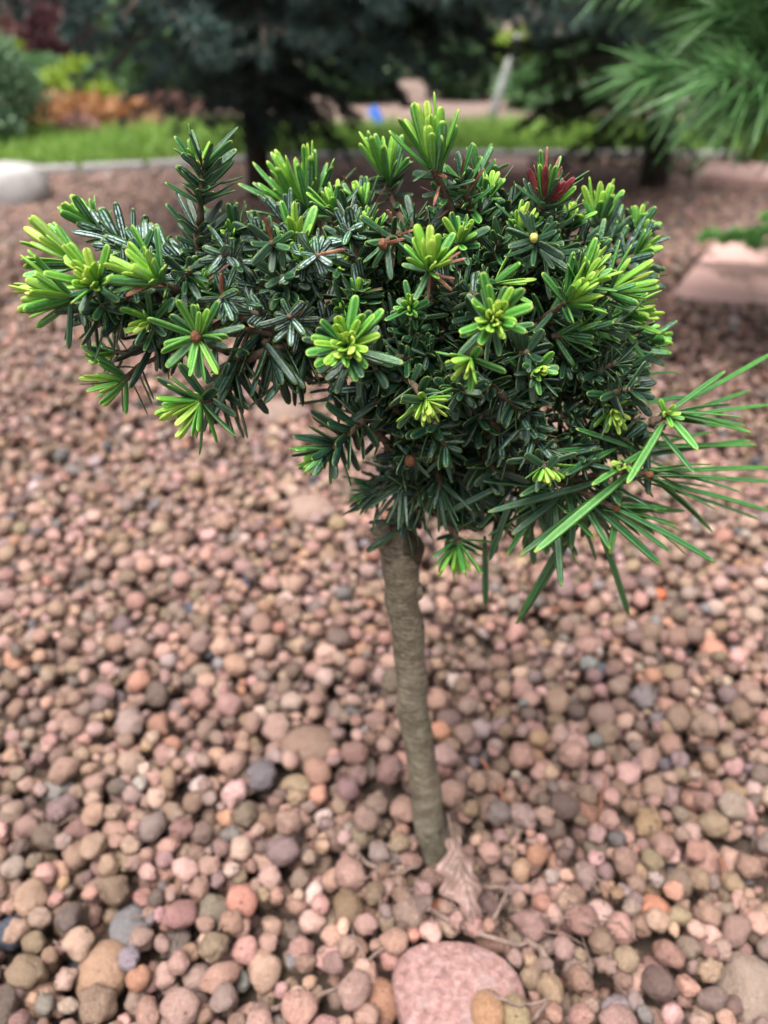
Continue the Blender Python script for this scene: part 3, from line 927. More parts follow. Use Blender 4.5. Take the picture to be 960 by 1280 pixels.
# hanging under the crown
shoot((566, 655, .275), (572, 682, .264), OLD(n=10, L=44, W=8, ang=(80, 55), tone=(.05, .2), stripe=.5),
      NEW(n=14, L=46, W=9, ang=(75, 8), tone=(.45, .8), short=.8, axis=norm(np.array([.05, -.4, -.8]))), None, True, 4)

# ---- remaining shoots (needles go into the one mass)
# left arm: upswept, silvery undersides
for (b, t, n, L0) in (((480, 425, .281), (360, 395, .276), 46, 48), ((365, 397, .276), (245, 378, .269), 52, 50), ((250, 378, .269), (150, 378, .266), 30, 50),
                      ((430, 345, .300), (300, 330, .300), 58, 48), ((310, 345, .290), (215, 330, .285), 34, 52), ((215, 330, .286), (140, 300, .292), 36, 54),
                      ((200, 320, .300), (130, 290, .300), 24, 50), ((400, 370, .285), (270, 360, .280), 44, 48)):
    shoot(b, t, OLD(n=n, L=L0 * .84, W=12, ang=(82, 45), tone=(.05, .26), stripe=.9, up=sr.uniform(.2, .65), face='under', bias=np.array([-.25, 0, 0])), None, None, False, 4)
for k in range(34):                         # short knobbly side shoots all over the arm
    x = sr.uniform(130, 450); y = 385 - (x - 130) * .02 + sr.uniform(-70, 25); Yb = sr.uniform(.262, .30)
    dx, dy = sr.uniform(-26, 14), sr.uniform(-34, 4)
    shoot((x, y, Yb), (x + dx, y + dy, Yb - sr.uniform(0, .02)), OLD(n=22, L=38, W=11, ang=(84, 50), tone=(.05, .3), stripe=.8, dead=.03, face='under' if k % 2 else None),
          NEW(n=5, L=24, W=10, ang=(45, 8), tone=(.4, .75), short=.8) if k % 3 == 0 else None, None, False, 4)
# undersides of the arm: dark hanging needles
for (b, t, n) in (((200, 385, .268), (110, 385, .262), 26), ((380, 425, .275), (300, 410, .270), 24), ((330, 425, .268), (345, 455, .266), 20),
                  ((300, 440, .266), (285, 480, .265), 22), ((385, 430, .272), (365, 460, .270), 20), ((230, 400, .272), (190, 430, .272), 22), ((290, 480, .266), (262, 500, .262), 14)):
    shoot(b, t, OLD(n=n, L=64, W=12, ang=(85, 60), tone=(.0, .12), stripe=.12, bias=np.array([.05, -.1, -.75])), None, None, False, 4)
# tuft at upper left
shoot((125, 290, .300), (112, 278, .300), OLD(n=8, L=34, W=10, ang=(70, 50), tone=(.15, .4)), NEW(n=12, L=46, W=12, ang=(42, 5), tone=(.6, .92), short=.8, stripe=.4, axis=norm(np.array([-.5, 0, .75]))), None, False, 4)
# upright shoot on the arm, grey twig bare between whorls
shoot((246, 335, .285), (250, 275, .284), OLD(n=34, L=52, W=10.5, ang=(76, 52), tone=(.05, .2), stripe=.6, span=(.0, .85)), None, None, False, 6)
shoot((250, 280, .284), (253, 205, .283), OLD(n=36, L=56, W=10.5, ang=(74, 46), tone=(.1, .34), stripe=.4, span=(.3, 1)), None, ('pale', 5), False, 5)
shoot((253, 208, .283), (268, 200, .283), None, None, ('pale', 5), False, 3)
shoot((253, 208, .283), (246, 204, .284), None, NEW(n=6, L=34, W=9, ang=(45, 20), tone=(.4, .75), short=.9, axis=ZUP), ('pale', 4.5), False, 3)
# back-left big tuft, out of focus
shoot((400, 300, .334), (385, 268, .335), OLD(n=14, L=44, W=9, ang=(75, 55), tone=(.1, .3)),
      NEW(n=40, L=82, W=11, ang=(72, 5), tone=(.42, .78), short=.85, stripe=.5, axis=norm(np.array([-.3, -.1, .8]))), None, False, 5)
shoot((300, 320, .345), (285, 285, .345), OLD(n=30, L=48, W=9, ang=(70, 40), tone=(.15, .3), stripe=.6), None, None, False, 4)
shoot((378, 338, .291), (370, 312, .287), OLD(n=10, L=44, W=9, ang=(80, 60), tone=(.1, .3)), NEW(n=12, L=54, W=13, ang=(45, 5), tone=(.6, .9), short=.8, stripe=.2, axis=norm(np.array([-.05, -.2, .9]))), None, False, 4)
shoot((432, 352, .290), (428, 330, .283), OLD(n=18, L=48, W=10, ang=(85, 65), tone=(.1, .3), stripe=.5, span=(.4, 1)), NEW(n=7, L=26, W=11, ang=(55, 5), tone=(.85, 1), short=.9, axis=norm(np.array([0, -.5, .8]))), None, False, 5)
shoot((492, 252, .335), (484, 225, .335), OLD(n=14, L=44, W=10, ang=(80, 60), tone=(.1, .3)), NEW(n=13, L=66, W=13, ang=(45, 5), tone=(.5, .78), short=.9, stripe=.4, axis=norm(np.array([-.12, 0, .9]))), None, False, 4)
shoot((465, 290, .318), (450, 250, .32), OLD(n=24, L=40, W=10, ang=(70, 35), tone=(.1, .35), stripe=.5, dead=.12), NEW(n=6, L=24, W=13, ang=(35, 5), tone=(.7, .9), short=.9), None, False, 4)
shoot((590, 270, .292), (575, 222, .287), OLD(n=30, L=42, W=10, ang=(75, 35), tone=(.1, .5), stripe=.4, dead=.28), None, None, False, 5)
shoot((595, 250, .33), (598, 215, .335), OLD(n=26, L=40, W=10, ang=(70, 30), tone=(.25, .6), stripe=.3), None, None, False, 4)
shoot((505, 290, .288), (480, 305, .272), OLD(n=22, L=44, W=9, ang=(85, 60), tone=(.1, .35), stripe=.4, dead=.3), None, ('brown', 7), False, 5)
shoot((625, 300, .30), (640, 250, .302), OLD(n=40, L=40, W=9, ang=(70, 40), tone=(.08, .28), stripe=.5), None, None, False, 4)
shoot((672, 280, .290), (682, 245, .286), OLD(n=26, L=46, W=9, ang=(70, 40), tone=(.1, .28), stripe=.5), NEW(n=12, L=46, W=9, ang=(48, 10), tone=(.3, .6), short=.95, dead=.5, axis=norm(np.array([.12, 0, .9]))), None, False, 4)
shoot((685, 330, .292), (668, 298, .262), OLD(n=44, L=54, W=9.5, ang=(86, 58), tone=(.06, .2), stripe=.5), None, ('pale', 6), False, 5)
shoot((755, 305, .330), (746, 275, .334), OLD(n=20, L=48, W=9, ang=(75, 45), tone=(.1, .35), stripe=.5), NEW(n=12, L=56, W=11, ang=(45, 5), tone=(.58, .85), short=.85, stripe=.3, axis=norm(np.array([0, -.05, .95]))), None, False, 4)
for (b, t, n) in (((730, 335, .325), (790, 310, .335), 54), ((740, 360, .315), (800, 345, .325), 46), ((760, 300, .345), (790, 290, .345), 30), ((700, 345, .30), (745, 320, .305), 40)):
    shoot(b, t, OLD(n=n, L=44, W=8.5, ang=(70, 40), tone=(.12, .36), stripe=.6, up=.2), NEW(n=6, L=22, W=9, ang=(40, 8), tone=(.7, .95), short=.9), None, False, 4)
shoot((595, 368, .272), (622, 352, .262), OLD(n=10, L=36, W=9, ang=(80, 60), tone=(.1, .3)), NEW(n=6, L=56, W=9, ang=(52, 25), tone=(.6, .8), short=.9, axis=norm(np.array([.7, -.2, .4]))), None, False, 4)
for (b, t, n) in (((700, 405, .285), (790, 410, .297), 46), ((720, 430, .29), (800, 440, .30), 42), ((690, 420, .27), (745, 410, .268), 34)):
    shoot(b, t, OLD(n=n, L=52, W=9, ang=(60, 28), tone=(.2, .62), stripe=.4, bias=np.array([.2, 0, .05])), None, None, False, 4)
shoot((735, 405, .286), (775, 392, .282), OLD(n=10, L=48, W=9, ang=(70, 45), tone=(.2, .5)), NEW(n=14, L=54, W=11, ang=(58, 8), tone=(.5, .9), short=.8, stripe=.3, axis=norm(np.array([.9, -.15, .2]))), None, False, 4)
shoot((700, 375, .272), (728, 352, .264), OLD(n=8, L=44, W=9, ang=(75, 50), tone=(.2, .5)), NEW(n=14, L=52, W=11, ang=(60, 8), tone=(.5, .88), short=.8, stripe=.3, axis=norm(np.array([.45, -.2, .75]))), None, False, 4)
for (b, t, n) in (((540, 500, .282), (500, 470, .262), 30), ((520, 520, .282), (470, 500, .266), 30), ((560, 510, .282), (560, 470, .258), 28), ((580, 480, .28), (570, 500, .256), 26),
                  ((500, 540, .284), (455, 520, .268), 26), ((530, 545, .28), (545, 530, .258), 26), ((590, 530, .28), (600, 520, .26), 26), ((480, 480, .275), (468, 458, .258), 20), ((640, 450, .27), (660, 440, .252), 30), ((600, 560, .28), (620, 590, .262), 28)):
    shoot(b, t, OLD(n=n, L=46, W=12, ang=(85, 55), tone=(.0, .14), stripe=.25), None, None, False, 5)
for (b, t, ax, n, L0) in (((560, 330, .285), (575, 300, .272), (.1, -.4, .8), 10, 36), ((640, 320, .285), (650, 285, .28), (.2, -.2, .9), 9, 34), ((470, 320, .29), (462, 290, .285), (-.1, -.2, .9), 10, 38),
                       ((600, 270, .30), (612, 240, .30), (.1, -.1, .9), 9, 36), ((335, 345, .285), (325, 320, .28), (-.3, -.3, .8), 9, 34), ((420, 290, .31), (418, 262, .312), (-.1, 0, .9), 12, 44),
                       ((770, 330, .31), (800, 318, .315), (.7, -.2, .5), 11, 34), ((780, 300, .335), (800, 285, .338), (.4, 0, .8), 11, 34), ((705, 300, .31), (712, 275, .31), (.2, -.1, .9), 10, 36),
                       ((660, 470, .262), (672, 462, .248), (.3, -.8, .2), 9, 30), ((520, 400, .272), (512, 385, .258), (-.2, -.7, .5), 9, 32), ((200, 400, .262), (185, 402, .252), (-.5, -.7, .1), 8, 36),
                       ((790, 430, .30), (815, 425, .305), (.9, 0, .2), 10, 36), ((300, 330, .295), (290, 300, .29), (-.3, -.1, .85), 8, 36)):
    shoot(b, t, OLD(n=8, L=42, W=10, ang=(80, 55), tone=(.12, .35), stripe=.4), NEW(n=n, L=L0, W=10.5, ang=(65, 8), tone=(.48, .9), short=.7, stripe=.3, axis=norm(np.array(ax))), None, False, 4)
# red dying needles and their yellow-green neighbours at the upper right
for (x0, y0, x1, y1, tn, red) in ((674, 246, 661, 211, .4, 2), (678, 246, 676, 207, .55, 0), (681, 246, 682, 206, .4, 2), (685, 246, 695, 208, .5, 0), (690, 250, 706, 228, .4, 2), (692, 252, 718, 222, .4, 2), (694, 256, 720, 234, .6, 0), (686, 248, 699, 226, .4, 2)):
    a, b = P(x0, y0, .284), P(x1, y1, .279)
    MASS.append(row(a, b - a, -FWD, np.linalg.norm(b - a), 9.5 * depth(a) / FPX, sr.uniform(-.1, .1), tn, red, 0, 1, .1))
# right lower: dark, broad, upturned needles
for (b, t, n) in (((600, 470, .262), (655, 515, .255), 34), ((640, 500, .258), (680, 565, .250), 46), ((700, 440, .276), (752, 478, .270), 44), ((720, 470, .285), (790, 490, .288), 40), ((610, 520, .268), (640, 560, .262), 34)):
    shoot(b, t, OLD(n=n, L=42, W=10.5, ang=(80, 55), tone=(.0, .13), stripe=.35), None, None, False, 5)
# behind the trunk head: thin grey-green needles hanging
for (b, t, n) in (((520, 560, .276), (512, 575, .262), 22), ((560, 555, .276), (552, 570, .264), 22)):
    shoot(b, t, OLD(n=n, L=36, W=6.5, ang=(88, 65), tone=(.05, .2), stripe=.6, bias=np.array([0, 0, -.3])), None, ('brown', 7), False, 5)
for (b, t, n, dx) in (((520, 585, .280), (500, 612, .268), 24, -.2), ((545, 580, .282), (548, 612, .266), 30, .0), ((565, 590, .282), (590, 618, .272), 26, .3), ((500, 590, .285), (470, 615, .278), 20, -.4)):
    shoot(b, t, OLD(n=n, L=58, W=7, ang=(70, 35), tone=(.06, .2), stripe=.55, bias=np.array([dx, -.1, -.55]), taper=.45), None, None, False, 4)
shoot((492, 600, .284), (465, 620, .279), None, NEW(n=10, L=34, W=9, ang=(60, 10), tone=(.3, .62), short=.9, axis=norm(np.array([-.8, -.2, -.2]))), None, False, 4)
MASS.append(row(P(492, 668, .276), P(457, 688, .272) - P(492, 668, .276), ZUP, np.linalg.norm(P(457, 688, .272) - P(492, 668, .276)), 13 * .34 / FPX, -.06, .12, .2))

# ---- long-needled shoots at the right
LONG = [(808, 590, .262, 968, 584, .30, 11, .02, .42), (806, 594, .262, 968, 602, .295, 10, .02, .36), (812, 600, .262, 966, 640, .29, 10, .05, .40), (812, 604, .263, 950, 650, .30, 8, .05, .34),
        (800, 560, .270, 946, 556, .30, 12, .04, .44), (790, 572, .268, 938, 550, .305, 11, .03, .38), (838, 522, .277, 972, 505, .31, 9, .03, .42), (838, 524, .277, 938, 488, .315, 8, .05, .40),
        (862, 500, .29, 975, 436, .33, 8, .0, .44), (802, 506, .277, 868, 500, .30, 9, .28, .34), (786, 476, .285, 848, 467, .30, 8, .22, .32), (836, 520, .272, 872, 562, .255, 14, .06, .52),
        (786, 592, .262, 668, 690, .235, 15, .05, .50), (775, 600, .264, 650, 694, .245, 13, .04, .30), (766, 634, .258, 892, 702, .25, 11, .14, .34), (766, 640, .258, 838, 690, .25, 9, .1, .30),
        (738, 628, .262, 826, 706, .25, 13, .05, .30), (742, 640, .262, 785, 766, .265, 10, .16, .28), (712, 660, .268, 650, 770, .262, 10, .06, .26), (716, 668, .27, 648, 776, .265, 10, .2, .26),
        (606, 670, .275, 607, 757, .272, 10, .0, .22), (660, 640, .268, 668, 706, .265, 11, .0, .20), (690, 640, .266, 722, 708, .268, 9, .1, .66), (720, 640, .266, 745, 700, .268, 9, .12, .32),
        (640, 620, .262, 612, 700, .262, 11, .05, .18), (820, 602, .264, 890, 664, .27, 8, .1, .34), (812, 560, .268, 740, 606, .25, 11, .08, .48), (830, 528, .272, 784, 604, .25, 13, .06, .54),
        (770, 560, .266, 690, 600, .25, 11, .04, .40), (755, 600, .262, 610, 640, .25, 12, .03, .20), (790, 560, .268, 720, 536, .26, 11, .06, .36), (690, 610, .262, 600, 600, .26, 12, .03, .14),
        (800, 600, .264, 890, 610, .31, 9, .05, .30), (805, 560, .275, 890, 540, .32, 8, .04, .40), (770, 620, .266, 850, 640, .30, 8, .06, .30), (700, 620, .264, 640, 668, .25, 12, .06, .16),
        (660, 620, .262, 700, 700, .262, 10, .05, .24), (750, 640, .27, 705, 640, .255, 10, .04, .3), (760, 600, .27, 830, 660, .31, 8, .1, .3), (640, 600, .262, 560, 640, .262, 11, .05, .12),
        (680, 600, .28, 655, 690, .285, 10, .05, .18), (655, 590, .27, 600, 660, .265, 11, .05, .14), (720, 580, .262, 650, 620, .248, 11, .05, .30), (735, 560, .265, 660, 570, .25, 10, .05, .34)]
lshoots = [shoot((780, 585, .264), (808, 592, .262), None, None, ('brown', 5), False, 5), shoot((812, 528, .276), (832, 521, .276), None, None, ('pale', 5), False, 5),
           shoot((735, 618, .261), (768, 634, .258), None, None, ('brown', 4.5), False, 4)]
for i, (x0, y0, Y0, x1, y1, Y1, w, cv, tone) in enumerate(LONG):
    a, b = P(x0, y0, Y0), P(x1, y1, Y1)
    d = b - a; ln = float(np.linalg.norm(d)); d /= ln
    nn = norm(ZUP * .8 - FWD * .6 + sr.normal(0, .25, 3)); nn = norm(nn - d * np.dot(nn, d))
    aim = norm(d + nn * cv)                  # leaves high, droops to its end
    rw = row(a, aim, nn, ln / math.sqrt(1 - min(.5, cv) ** 2) , w * depth(a) / FPX * 0.92, -cv, tone, .18, 0, .75, .1)
    o_par = lshoots[0] if y0 > 545 and x0 > 745 else lshoots[1] if x0 > 780 else lshoots[2]
    if INDIV[0] < LIMIT: put_needle(rw, o_par, True)
    else: MASS.append(rw)

# more long needles along those shoots
for k in range(64):
    t = sr.uniform(0, 1)
    which = k % 3
    a0, a1 = [((640, 600, .276), (800, 590, .264)), ((700, 598, .273), (825, 524, .277)), ((650, 604, .274), (760, 628, .260))][which]
    a = P(*(np.array(a0) * (1 - t) + np.array(a1) * t))
    ddir = norm(np.array([sr.uniform(-.5, 1.0), sr.uniform(-.5, .6), sr.uniform(-.95, .25)]))
    ln = sr.uniform(60, 125) * depth(a) / FPX
    nn = norm(ZUP + sr.normal(0, .3, 3))
    MASS.append(row(a, ddir, nn, ln, sr.uniform(9, 12) * depth(a) / FPX, -sr.uniform(.05, .2), sr.uniform(.12, .42), .15, 0, .75, .1))

for k in range(30):
    tipx, tipy, tY = ((806, 590, .262), (836, 520, .277), (768, 634, .258))[k % 3]
    a = P(tipx + sr.uniform(-18, 4), tipy + sr.uniform(-5, 5), tY)
    ddir = norm(np.array([sr.uniform(.5, 1.0), sr.uniform(-.1, .5), sr.uniform(-.6, .12) if k % 3 != 1 else sr.uniform(-.25, .3)]))
    nn = norm(ZUP + sr.normal(0, .3, 3))
    MASS.append(row(a, ddir, nn, sr.uniform(70, 150) * depth(a) / FPX, sr.uniform(7.5, 10.5) * depth(a) / FPX, -sr.uniform(.02, .16), sr.uniform(.28, .5), .15, 0, .75, .15))

# small pale tips on the long shoots
shoot((790, 580, .262), (778, 582, .256), None, NEW(n=5, L=16, W=8, ang=(50, 5), tone=(.8, 1), short=.9), None, False, 3)
shoot((830, 522, .274), (836, 516, .270), None, NEW(n=6, L=20, W=8, ang=(60, 5), tone=(.75, 1), short=.9), None, False, 3)

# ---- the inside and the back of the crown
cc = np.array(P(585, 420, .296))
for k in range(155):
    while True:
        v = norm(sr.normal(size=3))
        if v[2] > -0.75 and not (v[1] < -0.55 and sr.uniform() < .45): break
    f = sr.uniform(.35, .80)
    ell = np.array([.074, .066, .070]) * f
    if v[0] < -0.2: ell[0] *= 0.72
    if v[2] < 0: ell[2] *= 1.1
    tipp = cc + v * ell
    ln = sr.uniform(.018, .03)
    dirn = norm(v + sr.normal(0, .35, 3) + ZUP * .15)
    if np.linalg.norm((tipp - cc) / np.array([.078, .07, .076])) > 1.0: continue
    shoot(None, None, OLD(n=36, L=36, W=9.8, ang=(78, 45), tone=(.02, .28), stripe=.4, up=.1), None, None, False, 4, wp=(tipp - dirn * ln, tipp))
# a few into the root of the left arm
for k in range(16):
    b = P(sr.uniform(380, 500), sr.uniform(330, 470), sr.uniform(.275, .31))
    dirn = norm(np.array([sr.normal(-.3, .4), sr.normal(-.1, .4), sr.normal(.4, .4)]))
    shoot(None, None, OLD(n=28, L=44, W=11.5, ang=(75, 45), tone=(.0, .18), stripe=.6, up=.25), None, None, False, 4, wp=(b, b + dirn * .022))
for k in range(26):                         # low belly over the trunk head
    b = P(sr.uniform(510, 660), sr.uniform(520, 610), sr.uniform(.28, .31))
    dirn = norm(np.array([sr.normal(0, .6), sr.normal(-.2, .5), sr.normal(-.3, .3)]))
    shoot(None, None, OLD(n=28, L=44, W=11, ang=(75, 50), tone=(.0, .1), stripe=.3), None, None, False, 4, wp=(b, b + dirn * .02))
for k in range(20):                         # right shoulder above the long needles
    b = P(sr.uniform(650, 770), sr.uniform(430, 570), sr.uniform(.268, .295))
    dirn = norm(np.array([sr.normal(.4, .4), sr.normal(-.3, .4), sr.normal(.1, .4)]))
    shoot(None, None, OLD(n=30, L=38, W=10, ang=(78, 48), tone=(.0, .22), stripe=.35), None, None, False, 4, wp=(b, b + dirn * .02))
A_ = np.array(MASS)
V, F, na, nb = build_needles(A_, TR_M, WR_M)
me = mesh_np('needles', V, F, M_NEEDLE)
set_col(me, 'na', na); set_col(me, 'nb', nb)
nm = part('needles', me)
nm['kind'] = 'stuff'
print('needles', INDIV[0], len(MASS), 'pebbles', n_all)

# ================================================================== SMALL THINGS ON THE GRAVEL
# dry oak leaf leaning on the trunk foot
def oak_leaf():
    m, nt, b = mat_new('dry_leaf')
    geo = N(nt, 'ShaderNodeNewGeometry')
    n1 = noise(nt, 90, 4, 0.6, geo.outputs['Position']); n2 = noise(nt, 600, 3, 0.6, geo.outputs['Position'])
    c = ramp(nt, [(0.3, (0.09, 0.053, 0.042)), (0.55, (0.17, 0.105, 0.088)), (0.75, (0.27, 0.18, 0.16))], n1.outputs[0]).outputs[0]
    L(nt, c, b.inputs['Base Color']); b.inputs['Roughness'].default_value = 0.55
    bump(nt, b, n2.outputs[0], 0.3, 0.0006)
    # centre line from trunk foot down to the stone
    a, e = P(563, 1048, .268), P(592, 1152, .238)
    a[2] = 0.034; a = np.array(a); e = np.array(e)
    a = CAMP + ray(566, 1046) * ((0.052 - CAM_H) / ray(566, 1046)[2])
    e = CAMP + ray(592, 1156) * ((0.034 - CAM_H) / ray(592, 1156)[2])
    ax = e - a; ln = np.linalg.norm(ax); ax = ax / ln
    side = norm(np.cross(ax, ZUP)); up = np.cross(side, ax)
    NU, NV = 40, 10
    V, F = [], []
    for i in range(NU + 1):
        t = i / NU
        env = math.sin(math.pi * min(1, t * 0.93 + 0.05)) ** 0.7
        lob = 0.74 + 0.26 * math.cos(t * 2 * math.pi * 3.2 + 0.4)
        w = ln * 0.28 * env * lob + 0.0008
        for j in range(-NV, NV + 1):
            x = j / NV
            lb = 1.0 if x < 0 else 1.0 + .5 * math.exp(-((t - .45) / .12) ** 2)
            curl = -0.75 * w * abs(x) ** 1.25 + 0.22 * w * math.sin(t * 15 + x * 4) * abs(x) + .10 * w * math.sin(abs(x) * 9 - t * 30)
            arch = 0.10 * ln * math.sin(math.pi * t) + 0.015 * ln * math.sin(t * 9 + 1)
            vein = -0.0006 * math.exp(-(x / .12) ** 2)
            V.append(a + ax * (ln * t) + side * (w * x * 0.95 * lb) + up * (arch + curl + vein))
    nv = 2 * NV + 1
    for i in range(NU):
        for j in range(nv - 1):
            F.append((i * nv + j, i * nv + j + 1, (i + 1) * nv + j + 1, (i + 1) * nv + j))
    root = empty('oak_leaf', (*a[:2], 0.0))
    tag(root, 'dry curled pinkish brown oak leaf lying at the foot of the trunk', 'leaf')
    me = mesh_np('blade', V, F, m)
    o = obj('blade', me, root); o.matrix_parent_inverse = Matrix.Translation(-root.location)
    sm = o.modifiers.new('solid', 'SOLIDIFY'); sm.thickness = 0.0003
    path = [np.array(V[i * nv + NV]) + up * 0.0004 for i in range(0, NU + 1, 4)]
    Vv, Fv = tube(path, np.linspace(.0009, .0004, len(path)), 6)
    o2 = obj('midrib', mesh_np('midrib', Vv, Fv, M_DEADTWIG), root); o2.matrix_parent_inverse = Matrix.Translation(-root.location)
    st = [a, a + norm(a - e) * 0.012 + ZUP * .002]
    Vv, Fv = tube(st, [.0008, .0006], 6)
    o3 = obj('stalk', mesh_np('stalk', Vv, Fv, M_DEADTWIG), root); o3.matrix_parent_inverse = Matrix.Translation(-root.location)
oak_leaf()

def ground_strand(name, pts, rpx, mat, label, cat, z=0.021):
    w = []
    for p in pts:
        zz = p[2] if len(p) > 2 else z
        w.append(G(p[0], p[1], zz))
    q = spline(np.array(w), 20)
    s = depth(q[0]) / FPX
    q = q + np.random.default_rng(len(label)).normal(0, .0003, q.shape)
    V, F = tube(q, np.linspace(rpx, rpx * .6, 20) * s, 7, .06, len(label))
    o = obj(name, mesh_np(name, V - q[0], F, mat), None, q[0])
    tag(o, label, cat)
lr = np.random.default_rng(77)
LV, LF, loff = [], [], 0
for k in range(420):                        # dry needles, bark crumbs and grit caught between the pebbles
    if k < 260:
        a = lr.uniform(0, 6.28); rr_ = abs(lr.normal(0, .055)) + .012
        c = np.array([TB[0] + .01 + math.cos(a) * rr_ * 1.2, TB[1] - .02 + math.sin(a) * rr_, 0])
    else:
        y = lr.uniform(.18, .7); c = np.array([lr.uniform(-1, 1) * halfw(y) * .8, y, 0])
    if ((c[0] - pc[0]) / .042) ** 2 + ((c[1] - pc[1]) / .044) ** 2 < 1: continue
    zt = max([z_ + h_ * .8 for x_, y_, z_, r_, h_ in grid.near(c[0], c[1]) if (x_ - c[0]) ** 2 + (y_ - c[1]) ** 2 < r_ * r_] + [.006])
    c[2] = min(zt, .034) + .0006
    a = lr.uniform(0, 6.28); ln = lr.uniform(.006, .024) if k % 3 else lr.uniform(.003, .006)
    d = np.array([math.cos(a), math.sin(a), lr.uniform(-.3, .2)]) * ln / 2
    bend = lr.normal(0, .12, 3) * ln
    V, F = tube([c - d, c + bend, c + d], np.array([.5, .55, .3]) * .001 * (1 if k % 3 else 1.7), 5)
    LV.append(V); LF += [tuple(x + loff for x in f) for f in F]; loff += len(V)
lit = obj('leaf_litter', mesh_np('leaf_litter', np.vstack(LV), LF, M_DEADTWIG)); tag(lit, 'dry brown needle litter caught between the pebbles', 'litter', None, 'stuff')
ground_strand('fallen_twig', [(655, 1172), (682, 1196), (692, 1232), (676, 1262), (655, 1285)], 4.5, M_DEADTWIG, 'brown curved twig bending round the pink granite cobble', 'twig', .031)
ground_strand('fallen_twig', [(492, 1098), (530, 1132), (585, 1162), (640, 1180), (662, 1178)], 4.0, M_DEADTWIG, 'grey brown twig lying between oak leaf and pink granite cobble', 'twig', .030)
ground_strand('fallen_twig', [(432, 1052), (458, 1078), (492, 1092), (522, 1082)], 3.6, M_DEADTWIG, 'pale curved stem lying beside the foot of the trunk', 'twig', .029)
ground_strand('fallen_twig', [(340, 1262), (392, 1248), (430, 1228), (462, 1200), (505, 1160)], 3.4, M_DEADTWIG, 'thin dark twig running up to the pink granite cobble', 'twig', .030)
ground_strand('fallen_twig', [(600, 1170), (622, 1140), (632, 1112), (600, 1108)], 3.2, M_DEADTWIG, 'hooked twig touching the tip of the oak leaf', 'twig', .029)
ground_strand('fallen_twig', [(610, 1242), (650, 1256), (684, 1250)], 3.0, M_DEADTWIG, 'short dark twig lying over the edge of the granite cobble', 'twig', .043)
ground_strand('fallen_needle', [(602, 948), (622, 985), (652, 1016)], 2.6, M_REDNEEDLE, 'reddish dry pine needle, longer of the pair beside the trunk', 'needle', .028)
ground_strand('fallen_needle', [(618, 968), (630, 1000), (632, 1032)], 2.4, M_REDNEEDLE, 'reddish dry pine needle, shorter of the pair beside the trunk', 'needle', .029)
ground_strand('fallen_needle', [(756, 968), (752, 1000), (748, 1034)], 2.4, M_REDNEEDLE, 'straight single dry pine needle standing across the pebbles', 'needle', .029)
ground_strand('fallen_needle', [(900, 1072), (905, 1085), (903, 1100)], 3.0, M_REDNEEDLE, 'tiny orange dry needle fragment on the pebbles', 'needle', .029)
ground_strand('fallen_needle', [(682, 764), (720, 757), (772, 752)], 3.0, M_REDNEEDLE, 'reddish brown straight straw on the gravel behind the long green needles', 'straw', .024)
ground_strand('fallen_needle', [(118, 1252), (116, 1268), (122, 1290)], 2.6, simple('pale_straw', (.45, .38, .34), (.6, .54, .5), 200), 'pale dry straw below the egg shaped pebble', 'straw', .026)

# ================================================================== BACKGROUND
# paving slabs
M_SLAB = simple('pink_concrete', (0.44, 0.27, 0.24), (0.50, 0.32, 0.285), 30, 0.8, 0.06, .001)
def slab(corners, h, name, label, group=None):
    V = []
    c = np.array([G(*p, h) if len(p) == 2 else p for p in corners])
    o0 = c.mean(0); o0[2] = 0
    b = 0.006
    cen = c.mean(0)
    ins = c + (cen - c) / np.linalg.norm(cen - c, axis=1)[:, None] * b * 1.4
    for p in c: V.append((p[0], p[1], -0.01))
    for p in c: V.append((p[0], p[1], h - b))
    for p in ins: V.append((p[0], p[1], h))
    V = np.array(V) - o0
    F = []
    for k in range(4):
        k2 = (k + 1) % 4
        F += [(k, k2, 4 + k2, 4 + k), (4 + k, 4 + k2, 8 + k2, 8 + k)]
    F.append((8, 9, 10, 11))
    o = obj(name, mesh_np(name, V, F, M_SLAB, False), None, o0)
    tag(o, label, 'slab', group)
slab([(838, 366), (1140, 386), (1080, 288), (896, 298)], 0.035, 'paving_slab', 'pink concrete paving slab partly covered by a green conifer sprig')
slab([(868, 216), (1010, 226), (1010, 203), (885, 204)], 0.035, 'paving_slab', 'pink concrete paving slab in the shade behind the dark trunked conifer')
slab([(600, 212), (662, 214), (660, 196), (606, 196)], 0.03, 'paving_slab', 'pale pink paving slab set against the lawn edge')

# boulder at the left edge
bp = G(8, 258, 0.0); 
bm = rock_mesh(41, 3, .135, .10, .095, .10, simple('grey_boulder', (0.24, 0.225, 0.22), (0.38, 0.365, 0.36), 18, .8, .4, .004), .6)
bo = obj('boulder', bm, None, (bp[0] - .03, bp[1] + .06, .03)); tag(bo, 'pale grey rounded boulder on the gravel in front of the lawn', 'boulder')

